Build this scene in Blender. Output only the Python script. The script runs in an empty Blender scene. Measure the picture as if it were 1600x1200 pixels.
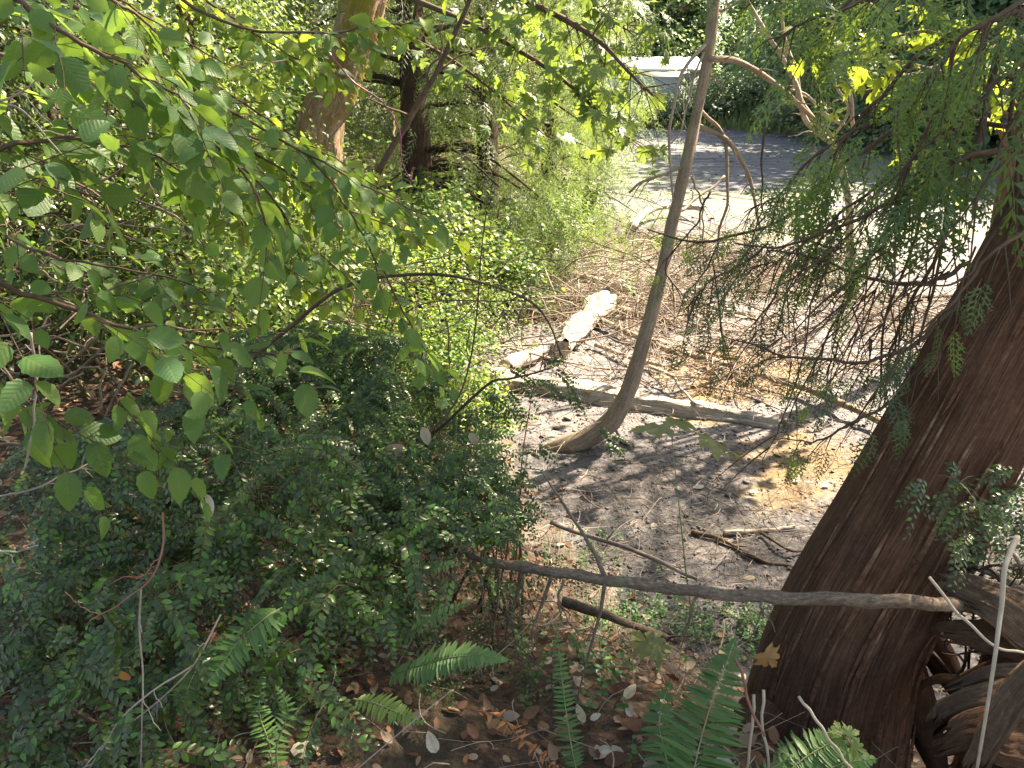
import bpy, math, numpy as np
from mathutils import Vector, Matrix
R = math.radians
rng = np.random.default_rng(7)
scene = bpy.context.scene
COL = scene.collection

# ------------------------------------------------------------------ camera, sky, sun
F = 1208.0
PITCH = R(21.9)
CAM = np.array([0.0, 0.0, 3.0])
cd = bpy.data.cameras.new('camera'); cam = bpy.data.objects.new('camera', cd); COL.objects.link(cam)
cam.location = CAM; cam.rotation_euler = (math.pi/2 - PITCH, 0, 0)
cd.sensor_width = 36; cd.lens = 36*F/1600; cd.clip_start = 0.05; cd.clip_end = 1500
scene.camera = cam
SUN_AZ, SUN_EL = R(52), R(47)
SUN = np.array([math.sin(SUN_AZ)*math.cos(SUN_EL), math.cos(SUN_AZ)*math.cos(SUN_EL), math.sin(SUN_EL)])
w = bpy.data.worlds.new('World'); scene.world = w; w.use_nodes = True
wn = w.node_tree; bg = wn.nodes['Background']
sky = wn.nodes.new('ShaderNodeTexSky'); sky.sky_type = 'NISHITA'; sky.sun_disc = False
sky.sun_elevation = SUN_EL; sky.sun_rotation = SUN_AZ; sky.dust_density = 1.6
wn.links.new(sky.outputs[0], bg.inputs[0]); bg.inputs[1].default_value = 0.07
sd = bpy.data.lights.new('sun', 'SUN'); sd.energy = 5.0; sd.angle = R(0.5); sd.color = (1, .94, .84)
so = bpy.data.objects.new('sun', sd); COL.objects.link(so)
so.rotation_euler = Vector(SUN).to_track_quat('Z', 'Y').to_euler()
vs = scene.view_settings
vs.view_transform = 'Standard'; vs.look = 'None'; vs.gamma = 1; vs.use_curve_mapping = False
vs.exposure = 2.6
vs.use_white_balance = True; vs.white_balance_temperature = 7900; vs.white_balance_tint = 8
scene.cycles.max_bounces = 8; scene.cycles.diffuse_bounces = 3; scene.cycles.transmission_bounces = 5
scene.cycles.sample_clamp_indirect = 4.0

# ------------------------------------------------------------------ geometry helpers
fw = np.array([0, math.cos(PITCH), -math.sin(PITCH)]); upv = np.array([0, math.sin(PITCH), math.cos(PITCH)])
def ray(u, v): return fw + np.array([1., 0, 0])*((u-800)/F) + upv*((600-v)/F)
def P(u, v, Y):
    d = ray(u, v); return CAM + d*(Y/d[1])
def PS(seq): return np.array([P(*s) for s in seq])
def depth(p): return float(np.dot(np.asarray(p)-CAM, fw))
def px(p, n): return n*depth(p)/F          # n picture pixels as metres at point p
def nrm(a): return a/np.maximum(np.linalg.norm(a, axis=-1, keepdims=True), 1e-9)
def sstep(a, b, x):
    t = np.clip((x-a)/(b-a), 0, 1); return t*t*(3-2*t)
def fnoise(x, y, s=1.0, seed=0):
    x = np.asarray(x, float)*s; y = np.asarray(y, float)*s; o = 0
    for i, (a, b, c, f) in enumerate([(1.3, .7, 0., 1), (-.8, 1.5, 2.1, 1), (2.7, 1.9, 4.2, .5), (-2.3, 3.1, 1.3, .5), (5.3, -4.1, .4, .25), (6.1, 5.7, 3.3, .25)]):
        o = o + f*np.sin(a*x+b*y+c+seed*1.7*(i+1))
    return o/2.2
SY = [-5, 2.5, 4, 5.5, 8, 10, 13, 16, 22, 30, 40, 60, 400]
SX = [1.2, .9, .6, .2, -.45, -.8, -.2, .6, 2.0, 3.6, 6, 9, 60]
def inland(x, y):
    a = np.interp(y, SY, SX) - x
    b = np.interp(x, [-9, -1, .5, 1.3, 4, 40], [5.5, 4.8, 3.9, 3.2, 2.8, -4]) - y
    c = y - np.interp(x, [0, 6, 12, 16, 19, 24, 60], [47, 47.5, 46, 40, 31, 26, 6])
    return np.maximum(np.maximum(a, b), c)
def gz(x, y):
    x = np.asarray(x, float); y = np.asarray(y, float)
    d = inland(x, y) + .12*fnoise(x, y, 1.5, 3)
    z = 1.4*sstep(-.15, 2.9, d) + .03*np.clip(d-3, 0, 60) + .05*fnoise(x, y, 2.2, 1)*sstep(.1, 1, d)
    far = sstep(30, 46, y)
    z = z*(1-far) + far*(1.1*sstep(-.2, 5, d) + .02*np.clip(d-6, 0, 300))
    return np.where(d < 0, -.35*sstep(0, -.8, d) - .02, z)
def mz(x, y): return .015*fnoise(x, y, 1.1, 5) + .008*fnoise(x, y, 5.3, 2)
def gnd(x, y): return float(max(gz(x, y), mz(x, y)))
def G(u, v, dz=0.0):
    d = ray(u, v); t = .5
    while t < 200:
        p = CAM + d*t
        if p[2] <= gnd(p[0], p[1]) + dz: return p
        t += max(.01, .004*t)
    return CAM + d*t

def Gv(u, v):                                  # many picture points dropped onto the ground at once
    u = np.asarray(u, float); v = np.asarray(v, float); D = fw + np.outer((u-800)/F, [1., 0, 0]) + np.outer((600-v)/F, upv)
    T = np.full(len(u), .5); live = np.ones(len(u), bool)
    for _ in range(1400):
        p = CAM + D*T[:, None]; live &= p[:, 2] > np.maximum(gz(p[:, 0], p[:, 1]), mz(p[:, 0], p[:, 1]))
        if not live.any(): break
        T = T + live*np.maximum(.012, .005*T)
    return CAM + D*T[:, None]
def wob(n, amp):                               # slow bends, zero at the ends
    t = np.linspace(0, 1, n)[:, None]; w = 0
    for k in (1, 2, 3, 5, 8): w = w + rng.normal(0, 1, (1, 3))*np.sin(math.pi*k*t)/k**.8
    return w*amp*np.minimum(1, 6*t*(1-t)+.1)
class Tpl:
    def __init__(s, V, Fs, uv=None):
        s.V = np.array(V, float); s.L = np.array([i for f in Fs for i in f], int); s.S = np.array([len(f) for f in Fs], int)
        s.uv = np.array(uv, float) if uv is not None else s.V[:, :2].copy()
class MB:
    def __init__(s): s.v = []; s.l = []; s.s = []; s.u = []; s.n = 0
    def add(s, V, Fs, uv=None):
        t = Tpl(V, Fs, uv); s.raw(t.V, t.L, t.S, t.uv[t.L])
    def grid(s, V, L, S, uvl): s.raw(V, L, S, uvl)
    def raw(s, V, L, S, uvl):
        s.v.append(V); s.l.append(L + s.n); s.s.append(S); s.u.append(uvl); s.n += len(V)
    def many(s, t, M, O):                       # M (k,3,3) columns = axes incl. scale, O (k,3)
        k = len(O)
        if not k: return
        V = np.einsum('kij,nj->kni', M, t.V) + O[:, None, :]
        L = (t.L[None, :] + (np.arange(k)*len(t.V))[:, None]).ravel()
        s.raw(V.reshape(-1, 3), L, np.tile(t.S, k), np.tile(t.uv[t.L], (k, 1)))
    def tube(s, pts, rad, k=8, cap=True, rough=0.0, seed=0):
        pts = np.asarray(pts, float); n = len(pts); rad = np.broadcast_to(np.asarray(rad, float), (n,))
        T = nrm(np.gradient(pts, axis=0)); ref = np.array([0, 0, 1.]) if abs(T[0][2]) < .9 else np.array([1., 0, 0])
        N = np.zeros((n, 3)); N[0] = nrm(np.cross(T[0], ref))
        for i in range(1, n): N[i] = nrm(N[i-1] - T[i]*np.dot(N[i-1], T[i]))
        B = np.cross(T, N); a = np.linspace(0, 2*math.pi, k, endpoint=False)
        ln = np.concatenate([[0], np.cumsum(np.linalg.norm(np.diff(pts, axis=0), axis=1))])
        rr = rad[:, None]*np.ones((1, k))
        if rough:
            rr = rr*(1 + rough*fnoise(np.cos(a)[None, :]*3 + seed, np.sin(a)[None, :]*3 + ln[:, None]*6, 1, seed) + rough*.6*np.sin(a*5+seed)[None, :]*np.sin(ln*9)[:, None])
        V = pts[:, None, :] + rr[:, :, None]*(N[:, None, :]*np.cos(a)[None, :, None] + B[:, None, :]*np.sin(a)[None, :, None])
        V = V.reshape(-1, 3); i, j = np.meshgrid(np.arange(n-1), np.arange(k), indexing='ij'); j2 = (j+1) % k
        Q = np.stack([i*k+j, i*k+j2, (i+1)*k+j2, (i+1)*k+j], -1).reshape(-1, 4)
        U = np.stack([np.stack([j/k, ln[i]], -1), np.stack([(j+1)/k, ln[i]], -1), np.stack([(j+1)/k, ln[i+1]], -1), np.stack([j/k, ln[i+1]], -1)], 2).reshape(-1, 2)
        s.raw(V, Q.ravel(), np.full(len(Q), 4), U)
        if cap:
            for r0, c in ((0, pts[0]), (n-1, pts[-1])):
                idx = list(range(r0*k, r0*k+k)); 
                if r0 == 0: idx = idx[::-1]
                s.v.append(np.zeros((0, 3))); s.l.append(np.array(idx) + s.n - len(V)); s.s.append(np.array([k])); s.u.append(np.zeros((k, 2)))
    def tubes(s, Pt, rad, k=4):                # batch: Pt (m,n,3), rad (m,n)
        Pt = np.asarray(Pt, float)
        if Pt.size == 0: return
        m, n, _ = Pt.shape; rad = np.broadcast_to(np.asarray(rad, float), (m, n))
        T = nrm(np.gradient(Pt, axis=1)); d = nrm(Pt[:, -1]-Pt[:, 0]); ref = np.where(np.abs(d[:, 2:3]) < .8, [[0, 0, 1.]], [[1., 0, 0]])
        N = nrm(np.cross(T, ref[:, None, :])); B = np.cross(T, N); a = np.linspace(0, 2*math.pi, k, endpoint=False)
        V = Pt[:, :, None, :] + rad[:, :, None, None]*(N[:, :, None, :]*np.cos(a)[None, None, :, None] + B[:, :, None, :]*np.sin(a)[None, None, :, None])
        i, j = np.meshgrid(np.arange(n-1), np.arange(k), indexing='ij'); j2 = (j+1) % k
        Q = np.stack([i*k+j, i*k+j2, (i+1)*k+j2, (i+1)*k+j], -1).reshape(-1, 4)
        U = np.stack([np.stack([j/k, i*.05], -1), np.stack([(j+1)/k, i*.05], -1), np.stack([(j+1)/k, (i+1)*.05], -1), np.stack([j/k, (i+1)*.05], -1)], 2).reshape(-1, 2)
        L = (Q.ravel()[None, :] + (np.arange(m)*n*k)[:, None]).ravel()
        s.raw(V.reshape(-1, 3), L, np.full(len(Q)*m, 4), np.tile(U, (m, 1)))
    def mesh(s, name, smooth=True, org=None):
        me = bpy.data.meshes.new(name); V = np.concatenate(s.v); L = np.concatenate(s.l); S = np.concatenate(s.s); U = np.concatenate(s.u)
        if org is not None: V = V - np.asarray(org)
        me.vertices.add(len(V)); me.vertices.foreach_set('co', V.astype(np.float32).ravel())
        me.loops.add(len(L)); me.loops.foreach_set('vertex_index', L.astype(np.int32))
        me.polygons.add(len(S)); me.polygons.foreach_set('loop_start', (np.cumsum(S)-S).astype(np.int32))
        if smooth: me.polygons.foreach_set('use_smooth', np.ones(len(S), bool))
        uv = me.uv_layers.new(name='UVMap'); uv.data.foreach_set('uv', U.astype(np.float32).ravel())
        me.update(calc_edges=True); return me
def obj(name, me, mat=None, parent=None, **kw):
    if isinstance(me, MB): me = me.mesh(name, org=parent.location if (parent and 'world' not in kw) else None)
    kw.pop('world', None)
    if mat is not None and len(me.materials) == 0: me.materials.append(mat)
    o = bpy.data.objects.new(name, me); COL.objects.link(o)
    if parent: o.parent = parent
    for k, v in kw.items(): o[k] = v
    return o
def thing(name, loc, label, cat, group=None):
    o = bpy.data.objects.new(name, None); COL.objects.link(o); o.location = loc; o.empty_display_size = .1
    o['label'] = label; o['category'] = cat
    if group: o['group'] = group
    return o
def solo(name, mb, mat, label, cat, loc, group=None):
    me = mb.mesh(name, org=loc); me.materials.append(mat)
    o = bpy.data.objects.new(name, me); COL.objects.link(o); o.location = loc; o['label'] = label; o['category'] = cat
    if group: o['group'] = group
    return o
def crom(ctrl, n):
    c = np.asarray(ctrl, float)
    if len(c) == 2: return c[0] + (c[1]-c[0])*np.linspace(0, 1, n)[:, None]
    c = np.vstack([2*c[0]-c[1], c, 2*c[-1]-c[-2]]); m = len(c)-3
    t = np.linspace(0, m-1e-6, n); i = t.astype(int); f = (t-i)[:, None]
    a, b, d, e = c[i], c[i+1], c[i+2], c[i+3]
    return .5*((2*b) + (d-a)*f + (2*a-5*b+4*d-e)*f*f + (3*b-a-3*d+e)*f**3)
def frames(axis, normal, sc):                  # columns: side (x), axis (y), normal (z)
    y = nrm(axis); x = nrm(np.cross(y, normal)); z = np.cross(x, y)
    M = np.stack([x, y, z], -1); return M*np.asarray(sc, float).reshape(-1, 1, 1)
def open_view(O, wins):                        # gaps in foliage through which the far shore shows
    O = np.asarray(O); rel = O-CAM; dp = np.maximum(rel@fw, .1); u = 800+F*rel[:, 0]/dp; v = 600-F*(rel@upv)/dp; keep = np.ones(len(O), bool)
    for (a, b, c, d, p) in wins: keep &= ~((u > a) & (u < b) & (v > c) & (v < d) & (rng.random(len(O)) < p))
    return keep
def rv(n, s=1.0): return rng.normal(0, s, (n, 3))

# ------------------------------------------------------------------ materials
def mk(name):
    m = bpy.data.materials.new(name); m.use_nodes = True; nt = m.node_tree
    for n in list(nt.nodes): nt.nodes.remove(n)
    out = nt.nodes.new('ShaderNodeOutputMaterial'); return m, nt, out
def N(nt, t, **kw):
    n = nt.nodes.new(t)
    for k, v in kw.items():
        if k.startswith('i_'):
            key = k[2:].replace('_', ' '); n.inputs[int(key) if key.isdigit() else key].default_value = v
        else: setattr(n, k, v)
    return n
def ramp(nt, src, stops):
    r = nt.nodes.new('ShaderNodeValToRGB'); e = r.color_ramp.elements
    while len(e) < len(stops): e.new(.5)
    for k, (p, c) in enumerate(stops): e[k].position = p; e[k].color = (*c, 1) if len(c) == 3 else c
    nt.links.new(src, r.inputs[0]); return r.outputs[0]
def mixc(nt, fac, a, b, mode='MIX'):
    m = nt.nodes.new('ShaderNodeMix'); m.data_type = 'RGBA'; m.blend_type = mode
    for k, v in ((0, fac), (6, a), (7, b)):
        if isinstance(v, (int, float)): m.inputs[k].default_value = v
        elif isinstance(v, tuple): m.inputs[k].default_value = (*v, 1)
        else: nt.links.new(v, m.inputs[k])
    return m.outputs[2]
def mth(nt, op, a, b=None, c=None):
    m = nt.nodes.new('ShaderNodeMath'); m.operation = op
    for k, v in enumerate((a, b, c)):
        if v is None: continue
        if isinstance(v, (int, float)): m.inputs[k].default_value = v
        else: nt.links.new(v, m.inputs[k])
    return m.outputs[0]
def noise(nt, vec, sc, det=4, rough=.6):
    n = nt.nodes.new('ShaderNodeTexNoise'); n.inputs['Scale'].default_value = sc; n.inputs['Detail'].default_value = det; n.inputs['Roughness'].default_value = rough
    if vec is not None: nt.links.new(vec, n.inputs['Vector'])
    return n.outputs['Fac']
def mapping(nt, vec, sc):
    m = nt.nodes.new('ShaderNodeMapping'); m.inputs['Scale'].default_value = sc; nt.links.new(vec, m.inputs[0]); return m.outputs[0]
def leafmat(name, cols, rough=.45, trans=.4, tcol=None, veins=0, spec=.5, dry=0.0):
    m, nt, out = mk(name); g = N(nt, 'ShaderNodeNewGeometry'); oi = N(nt, 'ShaderNodeObjectInfo'); tc = N(nt, 'ShaderNodeTexCoord')
    r = mth(nt, 'FRACT', mth(nt, 'ADD', g.outputs['Random Per Island'], oi.outputs['Random']))
    c = ramp(nt, r, [(i/(len(cols)-1), q) for i, q in enumerate(cols)])
    no = noise(nt, g.outputs['Position'], 3.0, 2)
    c = mixc(nt, 1.0, c, ramp(nt, no, [(.3, (.7, .7, .7)), (.7, (1.25, 1.25, 1.25))]), 'MULTIPLY')
    if dry:
        n2 = noise(nt, g.outputs['Position'], 45, 3)
        c = mixc(nt, ramp(nt, n2, [(.62, (0, 0, 0)), (.72, (1, 1, 1))]), c, (.2, .12, .04)) if dry > .5 else mixc(nt, mth(nt, 'MULTIPLY', ramp(nt, n2, [(.55, (0, 0, 0)), (.7, (1, 1, 1))]), dry), c, (.16, .13, .05))
    p = N(nt, 'ShaderNodeBsdfPrincipled', i_Roughness=rough); p.inputs['Specular IOR Level'].default_value = spec
    if veins:
        sx = N(nt, 'ShaderNodeSeparateXYZ'); nt.links.new(tc.outputs['UV'], sx.inputs[0])
        ax = mth(nt, 'ABSOLUTE', sx.outputs[0])
        st = mth(nt, 'FRACT', mth(nt, 'SUBTRACT', mth(nt, 'MULTIPLY', sx.outputs[1], veins), mth(nt, 'MULTIPLY', ax, veins*.9)))
        tri = mth(nt, 'ABSOLUTE', mth(nt, 'SUBTRACT', st, .5))
        ve = mth(nt, 'GREATER_THAN', tri, .43); mid = mth(nt, 'LESS_THAN', ax, .02)
        vv = mth(nt, 'MAXIMUM', ve, mid)
        c = mixc(nt, mth(nt, 'MULTIPLY', vv, .35), c, (.16, .22, .07))
        b = N(nt, 'ShaderNodeBump', i_Strength=.5, i_Distance=.002); nt.links.new(mth(nt, 'SUBTRACT', mth(nt, 'MULTIPLY', tri, 1.0), vv), b.inputs['Height']); nt.links.new(b.outputs[0], p.inputs['Normal'])
    pale = mixc(nt, mth(nt, 'MULTIPLY', g.outputs['Backfacing'], .45), c, (.16, .2, .11))
    nt.links.new(pale, p.inputs['Base Color'])
    t = N(nt, 'ShaderNodeBsdfTranslucent')
    nt.links.new(mixc(nt, .55, c, tcol or (.25, .38, .04)), t.inputs[0])
    ms = N(nt, 'ShaderNodeMixShader', i_0=trans); nt.links.new(p.outputs[0], ms.inputs[1]); nt.links.new(t.outputs[0], ms.inputs[2])
    nt.links.new(ms.outputs[0], out.inputs[0]); return m
def barkmat(name, c1, c2, c3=None, su=14, sv=1.6, bump=.6, dist=.01, rough=.9, moss=None, mosscol=(.1, .12, .02)):
    m, nt, out = mk(name); tc = N(nt, 'ShaderNodeTexCoord'); g = N(nt, 'ShaderNodeNewGeometry')
    # wrap u round the stem so the fibres have no seam
    sx = N(nt, 'ShaderNodeSeparateXYZ'); nt.links.new(tc.outputs['UV'], sx.inputs[0])
    a = mth(nt, 'MULTIPLY', sx.outputs[0], 2*math.pi); cx = N(nt, 'ShaderNodeCombineXYZ')
    nt.links.new(mth(nt, 'MULTIPLY', mth(nt, 'COSINE', a), su*.16), cx.inputs[0]); nt.links.new(mth(nt, 'MULTIPLY', mth(nt, 'SINE', a), su*.16), cx.inputs[1])
    nt.links.new(mth(nt, 'MULTIPLY', sx.outputs[1], sv), cx.inputs[2])
    oi = N(nt, 'ShaderNodeObjectInfo'); va = N(nt, 'ShaderNodeVectorMath'); nt.links.new(cx.outputs[0], va.inputs[0])
    n1 = noise(nt, cx.outputs[0], 3.2, 6, .7); n2 = noise(nt, g.outputs['Position'], 7, 5)
    n3 = noise(nt, g.outputs['Position'], 60, 3)
    c = ramp(nt, n1, [(.32, c1), (.55, c2), (.7, c3 or c2)])
    c = mixc(nt, 1.0, c, ramp(nt, n2, [(.25, (.65, .65, .65)), (.75, (1.3, 1.25, 1.2))]), 'MULTIPLY')
    c = mixc(nt, 1.0, c, ramp(nt, n3, [(.3, (.8, .8, .8)), (.7, (1.15, 1.15, 1.15))]), 'MULTIPLY')
    if moss is not None:
        mm = mth(nt, 'ADD', noise(nt, g.outputs['Position'], 4, 5, .7), 0)
        c = mixc(nt, ramp(nt, mm, [(moss, (0, 0, 0)), (moss+.08, (1, 1, 1))]), c, mosscol)
    p = N(nt, 'ShaderNodeBsdfPrincipled', i_Roughness=rough); p.inputs['Specular IOR Level'].default_value = .25
    nt.links.new(c, p.inputs['Base Color'])
    b = N(nt, 'ShaderNodeBump', i_Strength=bump, i_Distance=dist); nt.links.new(mth(nt, 'ADD', n1, mth(nt, 'MULTIPLY', n3, .25)), b.inputs['Height']); nt.links.new(b.outputs[0], p.inputs['Normal'])
    nt.links.new(p.outputs[0], out.inputs[0]); return m
def plain(name, c, rough=.8, var=.25, sc=20):
    m, nt, out = mk(name); g = N(nt, 'ShaderNodeNewGeometry')
    n = noise(nt, g.outputs['Position'], sc, 4)
    cc = mixc(nt, 1.0, tuple(c), ramp(nt, n, [(.25, (1-var,)*3), (.75, (1+var,)*3)]), 'MULTIPLY')
    p = N(nt, 'ShaderNodeBsdfPrincipled', i_Roughness=rough); nt.links.new(cc, p.inputs['Base Color'])
    nt.links.new(p.outputs[0], out.inputs[0]); return m
def floormat():
    m, nt, out = mk('forest_litter'); g = N(nt, 'ShaderNodeNewGeometry'); P_ = g.outputs['Position']
    n1 = noise(nt, P_, 2.0, 5); n2 = noise(nt, P_, 38, 6, .75); n3 = noise(nt, P_, 9, 4)
    c = ramp(nt, n2, [(.3, (.016, .01, .006)), (.45, (.05, .028, .016)), (.58, (.12, .065, .035)), (.72, (.26, .17, .1))])
    c = mixc(nt, ramp(nt, n1, [(.45, (0, 0, 0)), (.65, (.5, .5, .5))]), c, (.05, .04, .02))
    sx = N(nt, 'ShaderNodeSeparateXYZ'); nt.links.new(P_, sx.inputs[0])
    grass = mixc(nt, n3, (.05, .08, .025), (.12, .13, .05))
    fy = N(nt, 'ShaderNodeMapRange'); fy.inputs[1].default_value = 14; fy.inputs[2].default_value = 30; nt.links.new(sx.outputs[1], fy.inputs[0])
    c = mixc(nt, fy.outputs[0], c, grass)
    zz = N(nt, 'ShaderNodeMapRange'); zz.inputs[1].default_value = .22; zz.inputs[2].default_value = .02; nt.links.new(mth(nt, 'ADD', sx.outputs[2], mth(nt, 'MULTIPLY', mth(nt, 'SUBTRACT', n3, .5), .5)), zz.inputs[0])
    c = mixc(nt, zz.outputs[0], c, mixc(nt, n2, (.1, .08, .065), (.2, .165, .14)))
    p = N(nt, 'ShaderNodeBsdfPrincipled', i_Roughness=.95); nt.links.new(c, p.inputs['Base Color'])
    b = N(nt, 'ShaderNodeBump', i_Strength=.9, i_Distance=.03); nt.links.new(mth(nt, 'ADD', n2, n3), b.inputs['Height']); nt.links.new(b.outputs[0], p.inputs['Normal'])
    nt.links.new(p.outputs[0], out.inputs[0]); return m
def mudmat():
    m, nt, out = mk('tidal_mud'); g = N(nt, 'ShaderNodeNewGeometry'); P_ = g.outputs['Position']
    flat = mapping(nt, P_, (.35, 1.0, 1)); n1 = noise(nt, flat, .55, 5, .6); n2 = noise(nt, P_, 24, 6, .75); n3 = noise(nt, flat, 1.7, 5, .65); n4 = noise(nt, P_, 3.4, 5, .7)
    c = ramp(nt, n2, [(.28, (.05, .045, .045)), (.45, (.115, .104, .108)), (.62, (.19, .172, .18)), (.8, (.28, .26, .265))])
    # yellow green algae on the far part, wet grey streaks
    sx = N(nt, 'ShaderNodeSeparateXYZ'); nt.links.new(P_, sx.inputs[0])
    fy = N(nt, 'ShaderNodeMapRange'); fy.inputs[1].default_value = 10; fy.inputs[2].default_value = 15; nt.links.new(sx.outputs[1], fy.inputs[0])
    fz = N(nt, 'ShaderNodeMapRange'); fz.inputs[1].default_value = 40; fz.inputs[2].default_value = 28; nt.links.new(sx.outputs[1], fz.inputs[0])
    al = mth(nt, 'MULTIPLY', mth(nt, 'MULTIPLY', fy.outputs[0], fz.outputs[0]), ramp(nt, n1, [(.42, (0, 0, 0)), (.56, (1, 1, 1))]))
    n5 = noise(nt, mapping(nt, P_, (.25, 1.6, 1)), .9, 6, .7)
    c = mixc(nt, 1.0, c, ramp(nt, n5, [(.35, (.5, .52, .6)), (.5, (1, 1, 1)), (.65, (1.35, 1.2, 1.1))]), 'MULTIPLY')  # level streaks, bluish dark to warm bright: sun stripes painted into the mud
    c = mixc(nt, mth(nt, 'MULTIPLY', al, .9), c, mixc(nt, n4, (.15, .17, .07), (.27, .24, .13)))
    c = mixc(nt, ramp(nt, n3, [(.56, (0, 0, 0)), (.68, (.7, .7, .7))]), c, (.075, .085, .1))
    # rusty orange film in two patches
    for (ux, uy, rad) in ((*P_pos(1150, 580)[:2], 1.1), (*P_pos(1265, 715)[:2], .75), (*P_pos(1100, 640)[:2], .5), (*P_pos(1225, 770)[:2], .45)):
        d = N(nt, 'ShaderNodeVectorMath', operation='DISTANCE'); d.inputs[1].default_value = (ux, uy, 0); nt.links.new(P_, d.inputs[0])
        k = mth(nt, 'MULTIPLY', d.outputs['Value'], 1/rad); k = mth(nt, 'ADD', k, mth(nt, 'MULTIPLY', mth(nt, 'SUBTRACT', n4, .5), 2.2))
        c = mixc(nt, ramp(nt, k, [(.45, (.8, .8, .8)), (.85, (0, 0, 0))]), c, mixc(nt, n2, (.2, .115, .035), (.33, .21, .08)))
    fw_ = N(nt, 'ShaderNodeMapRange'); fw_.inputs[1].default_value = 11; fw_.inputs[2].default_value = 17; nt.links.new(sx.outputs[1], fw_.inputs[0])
    c = mixc(nt, fw_.outputs[0], c, mixc(nt, 1.0, c, (.66, .72, .84), 'MULTIPLY'))  # far mud tinted blue-grey, the cast of tree shade painted in
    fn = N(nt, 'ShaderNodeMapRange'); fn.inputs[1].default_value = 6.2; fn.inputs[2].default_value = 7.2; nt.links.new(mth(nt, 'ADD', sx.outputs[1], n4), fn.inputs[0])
    c = mixc(nt, fn.outputs[0], mixc(nt, 1.0, c, ramp(nt, n2, [(.35, (.3, .3, .3)), (.65, (.85, .82, .8))]), 'MULTIPLY'), c)  # near mud: dark wet gravel, with some dapple shade put into the colour
    p = N(nt, 'ShaderNodeBsdfPrincipled'); nt.links.new(c, p.inputs['Base Color'])
    nt.links.new(ramp(nt, n3, [(.5, (.85,)*3), (.68, (.38,)*3)]), p.inputs['Roughness'])
    b = N(nt, 'ShaderNodeBump', i_Strength=.8, i_Distance=.025); nt.links.new(mth(nt, 'ADD', n2, mth(nt, 'MULTIPLY', n4, .8)), b.inputs['Height']); nt.links.new(b.outputs[0], p.inputs['Normal'])
    nt.links.new(p.outputs[0], out.inputs[0]); return m
def P_pos(u, v):
    d = ray(u, v); return CAM + d*(3.0/-d[2])

M = {}
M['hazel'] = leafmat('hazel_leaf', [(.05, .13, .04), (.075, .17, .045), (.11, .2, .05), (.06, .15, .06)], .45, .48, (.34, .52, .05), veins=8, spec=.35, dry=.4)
M['hazel_sun'] = leafmat('hazel_leaf_sunlit', [(.1, .18, .03), (.13, .22, .035), (.17, .25, .045)], .5, .55, (.5, .6, .06), veins=8, spec=.35, dry=.3)  # sunlit copy of the hazel leaf: sunlight put into a yellower, brighter green
M['huck'] = leafmat('huckleberry_leaf', [(.024, .046, .009), (.042, .078, .013), (.032, .058, .014), (.08, .13, .02)], .3, .15, (.18, .28, .03), spec=.5)
M['huck_young'] = leafmat('huckleberry_leaf_young', [(.07, .17, .03), (.1, .21, .04)], .36, .25, (.25, .4, .04), spec=.4)
M['fern'] = leafmat('fern_leaf', [(.07, .15, .04), (.1, .19, .05)], .5, .35, (.2, .38, .05))
M['fern_sun'] = leafmat('fern_leaf_sunlit', [(.12, .2, .03), (.16, .24, .05)], .5, .4, (.35, .45, .05))  # lit copy of the fern green, the sun is in the colour
M['fern_dead'] = leafmat('fern_leaf_dead', [(.28, .1, .03), (.4, .17, .06)], .8, .2, (.4, .15, .04))
M['cedar'] = leafmat('cedar_scale', [(.055, .11, .04), (.065, .13, .05), (.085, .15, .055), (.1, .14, .04)], .5, .35, (.3, .46, .06), spec=.4)
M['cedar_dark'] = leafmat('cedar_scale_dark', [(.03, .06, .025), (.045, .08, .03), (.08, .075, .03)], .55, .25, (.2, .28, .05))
M['conifer'] = leafmat('conifer_needle', [(.07, .12, .05), (.1, .16, .07), (.14, .19, .1), (.16, .2, .08)], .5, .35, (.3, .4, .1))
M['maple'] = leafmat('maple_leaf', [(.05, .12, .04), (.07, .15, .045), (.1, .19, .05), (.06, .13, .07)], .5, .42, (.42, .55, .06), veins=5, dry=.4)
M['maple_back'] = leafmat('maple_leaf_backlit', [(.12, .2, .03), (.18, .26, .04)], .5, .55, (.5, .6, .05), veins=5)
M['maple_old'] = leafmat('maple_leaf_turning', [(.24, .27, .07), (.3, .29, .09)], .6, .4, (.45, .42, .06), veins=5, dry=.45)
M['orange'] = leafmat('fallen_maple_leaf', [(.45, .17, .04), (.5, .22, .06)], .7, .25, (.5, .2, .04), veins=5)
M['snow'] = leafmat('shrub_leaf', [(.06, .11, .02), (.12, .2, .035), (.19, .26, .05), (.26, .32, .1)], .42, .4, (.36, .5, .08))
M['dark'] = leafmat('evergreen_leaf', [(.022, .04, .014), (.035, .06, .018), (.06, .085, .025)], .5, .25, (.2, .3, .05))
M['bank'] = leafmat('bank_leaf', [(.12, .17, .08), (.17, .22, .11), (.2, .24, .13)], .6, .3, (.2, .3, .08))
M['far1'] = leafmat('far_leaf_bright', [(.1, .17, .06), (.14, .22, .08), (.19, .26, .11)], .6, .35, (.3, .4, .1))
M['far2'] = leafmat('far_leaf_dark', [(.06, .12, .06), (.1, .17, .09), (.15, .22, .11)], .6, .3, (.2, .3, .1))
M['herb'] = leafmat('herb_leaf', [(.06, .15, .04), (.09, .19, .05), (.05, .13, .07)], .5, .4, (.25, .42, .06))
M['dead'] = leafmat('dead_leaf', [(.42, .34, .25), (.55, .48, .4), (.35, .26, .17), (.5, .42, .3)], .7, .2, (.4, .3, .15), veins=6, dry=.4)
M['litter'] = leafmat('litter_leaf', [(.1, .04, .022), (.16, .07, .035), (.24, .13, .07), (.4, .3, .22)], .8, .15, (.3, .15, .06))
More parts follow.
